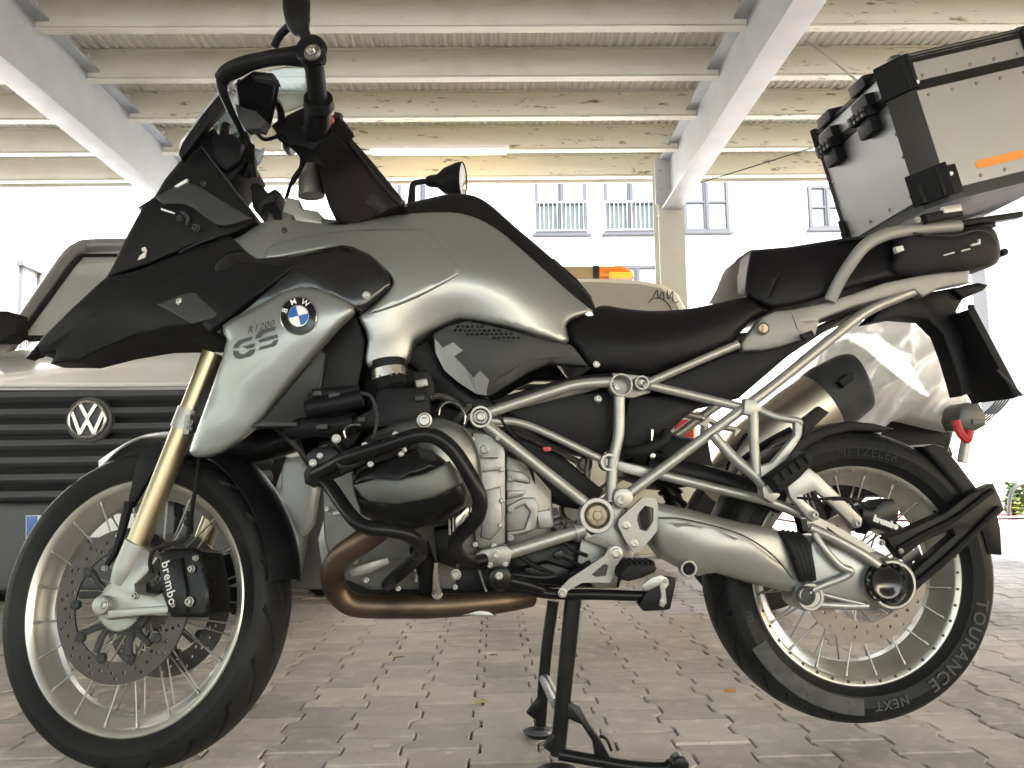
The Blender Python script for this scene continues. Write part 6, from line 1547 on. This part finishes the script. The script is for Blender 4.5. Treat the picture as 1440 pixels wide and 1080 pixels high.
bm = NB(); slab(bm, [(-75, 708), (390, 708), (420, 760), (410, 815), (360, 832), (-75, 832)], D0 - .06, .25, .03, seg=3); bp_ = obj('bumper', bm, vgrey, van)
bm = NB(); slab(bm, [(-60, 650), (60, 648), (95, 660), (100, 700), (-60, 702)], D0 - .045, .03, .006); obj('air_intake', bm, MT['plastic'], gl) if False else bm.free()
bm = NB(); slab(bm, [(36, 725), (208, 722), (208, 755), (36, 757)], D0 - .075, .012, .002); pl = obj('number_plate', bm, MT['white'], van)
bm = NB(); slab(bm, [(37, 726), (52, 725.6), (52, 755.6), (37, 756)], D0 - .079, .004, 0); obj('euro_band', bm, MT['blue'], pl)
bm = NB(); slab(bm, [(372, 642), (424, 642), (440, 662), (444, 690), (436, 740), (424, 756), (384, 756), (372, 720)], D0 + .02, .3, .03, seg=3); slab(bm, [(382, 664), (396, 664), (396, 690), (382, 690)], D0 + .012, .01, .002); cp_ = obj('bumper_corner', bm, vlightgrey, van)  # same plastic as the bumper, side light put in as lighter grey
bm = NB(); slab(bm, [(330, 545), (470, 545), (500, 600), (500, 790), (460, 830), (400, 830), (420, 756), (440, 690), (436, 640), (330, 640)], D0 + .12, .25, .02); obj('dark_filler', bm, vgrey, van)  # added dark slab, covers pale gaps between front wheel and engine
bm = NB(); slab(bm, [(384, 622), (414, 616), (432, 624), (434, 638), (410, 644), (384, 642)], D0 + .01, .2, .012); obj('headlight', bm, mat('headlight_lens', (.7, .72, .72), .1, 0, coat=.8), van)
for sx in (-1, 1):
    for yy in (D0 + .85, D0 + 3.9):
        bm = NB(); lathe(bm, (xc + sx * (HW - .24), yy, .32), [(.18, -.0), (.3, 0), (.32, .03), (.32, .19), (.3, .22), (.2, .22)], axis=(sx, 0, 0), seg=36); wl = obj('wheel', bm, MT['rubber'], van)
        bm = NB(); lathe(bm, (xc + sx * (HW - .24), yy, .32), [(0, .16), (.1, .17), (.18, .2), (.2, .2), (.2, .1)], axis=(sx, 0, 0), seg=32); obj('hubcap', bm, vlightgrey, wl)
# ================================================================== cream van with roof beacon bar
D1 = 4.75
cv = mat('van_cream', (.7, .68, .58), .4, 0, coat=.3, var=.06, vscale=2, dirt=(.35, .3, .22), dscale=3, damt=.4)
dusty = mat('dusty_window', (.3, .295, .26), .6, 0, var=.1, vscale=3, dirt=(.38, .37, .32), dscale=2, damt=.7)
v2 = tag(empty('van', GAR.M @ Vector((P(830, 500, D1).x, D1 + 2, 0))), 'cream van with dusty scribbled rear window and amber roof beacon bar', 'van')
bm = NB(); slab(bm, [(660, 394), (700, 391), (830, 389), (900, 392), (936, 398), (956, 412), (968, 434), (980, 520), (986, 640), (986, 770), (964, 782), (676, 782), (656, 760), (650, 640), (652, 440)], D1, 4.4, .05, seg=3); obj('body', bm, cv, v2)
bm = NB(); slab(bm, [(690, 404), (740, 399), (830, 396), (898, 399), (930, 405), (948, 420), (958, 440), (964, 520), (686, 520)], D1 - .015, .03, .006); w2 = obj('rear_window', bm, dusty, v2)
bm = NB()
for pts in ([(912, 426), (918, 420), (930, 420), (940, 428), (944, 436)], [(918, 418), (924, 408), (926, 420), (932, 410), (934, 422)], [(938, 408), (940, 420), (946, 410), (946, 424)], [(950, 426), (954, 424)]): tube(bm, [(u, v, D1 - .018) for u, v in pts], .003, 5)
obj('finger_scribble', bm, MT['greyplastic'], w2)
bm = NB(); slab(bm, [(676, 540), (978, 540), (980, 548), (676, 548)], D1 - .02, .03, .004); obj('trim_strip', bm, MT['plastic'], v2)
for a, b in ((664, 690), (950, 976)):
    bm = NB(); slab(bm, [(a, 590), (b, 590), (b, 650), (a, 650)], D1 - .02, .04, .008); obj('tail_lamp', bm, MT['red'], v2)
bm = NB(); slab(bm, [(660, 715), (984, 715), (986, 765), (658, 765)], D1 - .1, .3, .03); obj('bumper', bm, vgrey, v2)
bm = NB(); slab(bm, [(760, 374), (836, 374), (836, 391), (760, 391)], D1 + .4, .22, .012); lb = obj('beacon_bar', bm, mat('beacon_base', (.4, .3, .15), .5), v2)
bm = NB(); slab(bm, [(834, 373), (842, 373), (842, 391), (834, 391)], D1 + .395, .23, .004); obj('beacon_band', bm, MT['greyplastic'], lb)
amb = mat('amber_lens', (.9, .28, .02), .2, 0, coat=.6, trans=.3)
bm = NB(); slab(bm, [(842, 373), (872, 373), (884, 376), (892, 384), (892, 390), (842, 391)], D1 + .4, .22, .03, seg=3); obj('beacon_lens', bm, amb, lb)
bm = NB(); slab(bm, [(857, 382), (890, 382), (890, 390), (857, 390)], D1 + .385, .03, .006); obj('beacon_lens', bm, mat('lit_amber', (1, .55, .05), .3, emit=(1, .45, .02), estr=.05), lb)
# ================================================================== covered motorcycle at the right
D2 = 3.3
cm = tag(empty('covered_motorcycle', GAR.M @ Vector((P(1270, 600, D2).x, D2, 0))), 'second motorcycle under clear crumpled plastic sheet behind the silencer', 'motorcycle')
bm = NB(); slab(bm, [(1196, 474), (1222, 490), (1262, 524), (1300, 552), (1338, 568), (1348, 600), (1338, 640), (1300, 650), (1240, 648), (1190, 640), (1170, 600), (1180, 520)], D2 + .08, .3, .04, seg=3); obj('body', bm, MT['leather'], cm)
bm = NB(); slab(bm, [(1150, 600), (1230, 590), (1330, 600), (1345, 640), (1300, 700), (1180, 700)], D2 + .12, .2, .03); obj('frame', bm, MT['satin'], cm)
for u in (1060, 1250):
    bm = NB(); q = P(u, 700, D2 + .2); lathe(bm, (q.x, q.y - .06, .31), [(.2, 0), (.29, 0), (.31, .03), (.31, .09), (.29, .12), (.2, .12)], axis=(0, 1, 0), seg=40); obj('wheel', bm, MT['rubber'], cm)
shm = bpy.data.materials.new('clear_plastic_sheet'); shm.use_nodes = True; n_ = shm.node_tree; n_.nodes.remove(n_.nodes['Principled BSDF'])
_t = n_.nodes.new('ShaderNodeBsdfTransparent'); _l = n_.nodes.new('ShaderNodeBsdfTranslucent'); _g = n_.nodes.new('ShaderNodeBsdfGlossy'); _m1 = n_.nodes.new('ShaderNodeMixShader'); _m2 = n_.nodes.new('ShaderNodeMixShader'); _d = n_.nodes.new('ShaderNodeBsdfDiffuse'); _m3 = n_.nodes.new('ShaderNodeMixShader')
_l.inputs[0].default_value = (.5, .5, .5, 1); _d.inputs[0].default_value = (.85, .85, .86, 1); _g.inputs['Roughness'].default_value = .22; _m1.inputs[0].default_value = .8; _m3.inputs[0].default_value = .16; _m2.inputs[0].default_value = .88
n_.links.new(_l.outputs[0], _m1.inputs[1]); n_.links.new(_d.outputs[0], _m1.inputs[2]); n_.links.new(_m1.outputs[0], _m3.inputs[1]); n_.links.new(_g.outputs[0], _m3.inputs[2]); n_.links.new(_t.outputs[0], _m2.inputs[1]); n_.links.new(_m3.outputs[0], _m2.inputs[2]); n_.links.new(_m2.outputs[0], n_.nodes['Material Output'].inputs[0])
bm = NB()
sf_ = panel(bm, [(1150, 500, D2 - .05), (1172, 470, D2 - .05), (1200, 456, D2 - .06), (1240, 453, D2 - .06), (1284, 462, D2 - .06), (1318, 486, D2 - .05), (1342, 524, D2 - .05), (1356, 570, D2 - .05), (1350, 606, D2 - .04), (1310, 600, D2 - .06), (1270, 590, D2 - .08), (1240, 600, D2 - .08), (1215, 640, D2 - .08), (1180, 640, D2 - .06), (1158, 590, D2 - .05)], [(1250, 510, D2 - .22), (1200, 540, D2 - .2), (1310, 550, D2 - .2), (1240, 570, D2 - .2)], step=3, roll=.06, rw=10, n=3, thick=.3, reg=200)
rnd = random.Random(5); folds = [(rnd.uniform(0, PI), rnd.uniform(8, 20), rnd.uniform(0, 6), rnd.uniform(.014, .03)) for _ in range(6)]
for v in bm.verts:
    for a, k, ph, am in folds:
        t = math.sin((v.co.x * math.cos(a) + v.co.z * math.sin(a)) * k + ph + 1.6 * math.sin(v.co.x * 7 + ph) + 1.4 * math.sin(v.co.z * 8 + ph)); v.co.y -= am * (1 - t * t) ** 4
obj('plastic_sheet', bm, shm, cm, smooth=70)
# grey top box lock with red strap on a stand tube, seen below the number plate
bm = NB(); slab(bm, [(1352, 572), (1360, 566), (1378, 566), (1388, 584), (1388, 598), (1374, 606), (1354, 604), (1348, 590)], D2 - .3, .12, .012); slab(bm, [(1368, 590), (1384, 590), (1384, 597), (1368, 597)], D2 - .306, .01, .001); lc = obj('clamp_housing', bm, MT['gunmetal'], cm)
bm = NB(); tube(bm, [(1344, 592, D2 - .3), (1350, 608, D2 - .31), (1360, 618, D2 - .31), (1364, 606, D2 - .31)], .016, 8); obj('strap', bm, MT['red'], cm)
bm = NB(); tube(bm, [(1360, 610, D2 - .25), (1353, 650, D2 - .25)], .018, 12, smooth=False); obj('post', bm, MT['swing'], cm)
bm = NB()
for k in range(5): tube(bm, [(1384 + k * 3 - 8, 588 + k, D2 - .15), (1396 + k * 4, 570, D2 - .1), (1408 + k * 4, 552, D2 - .05)], .003, 6)
obj('cable', bm, MT['rubber'], cm)
use(BIKE)
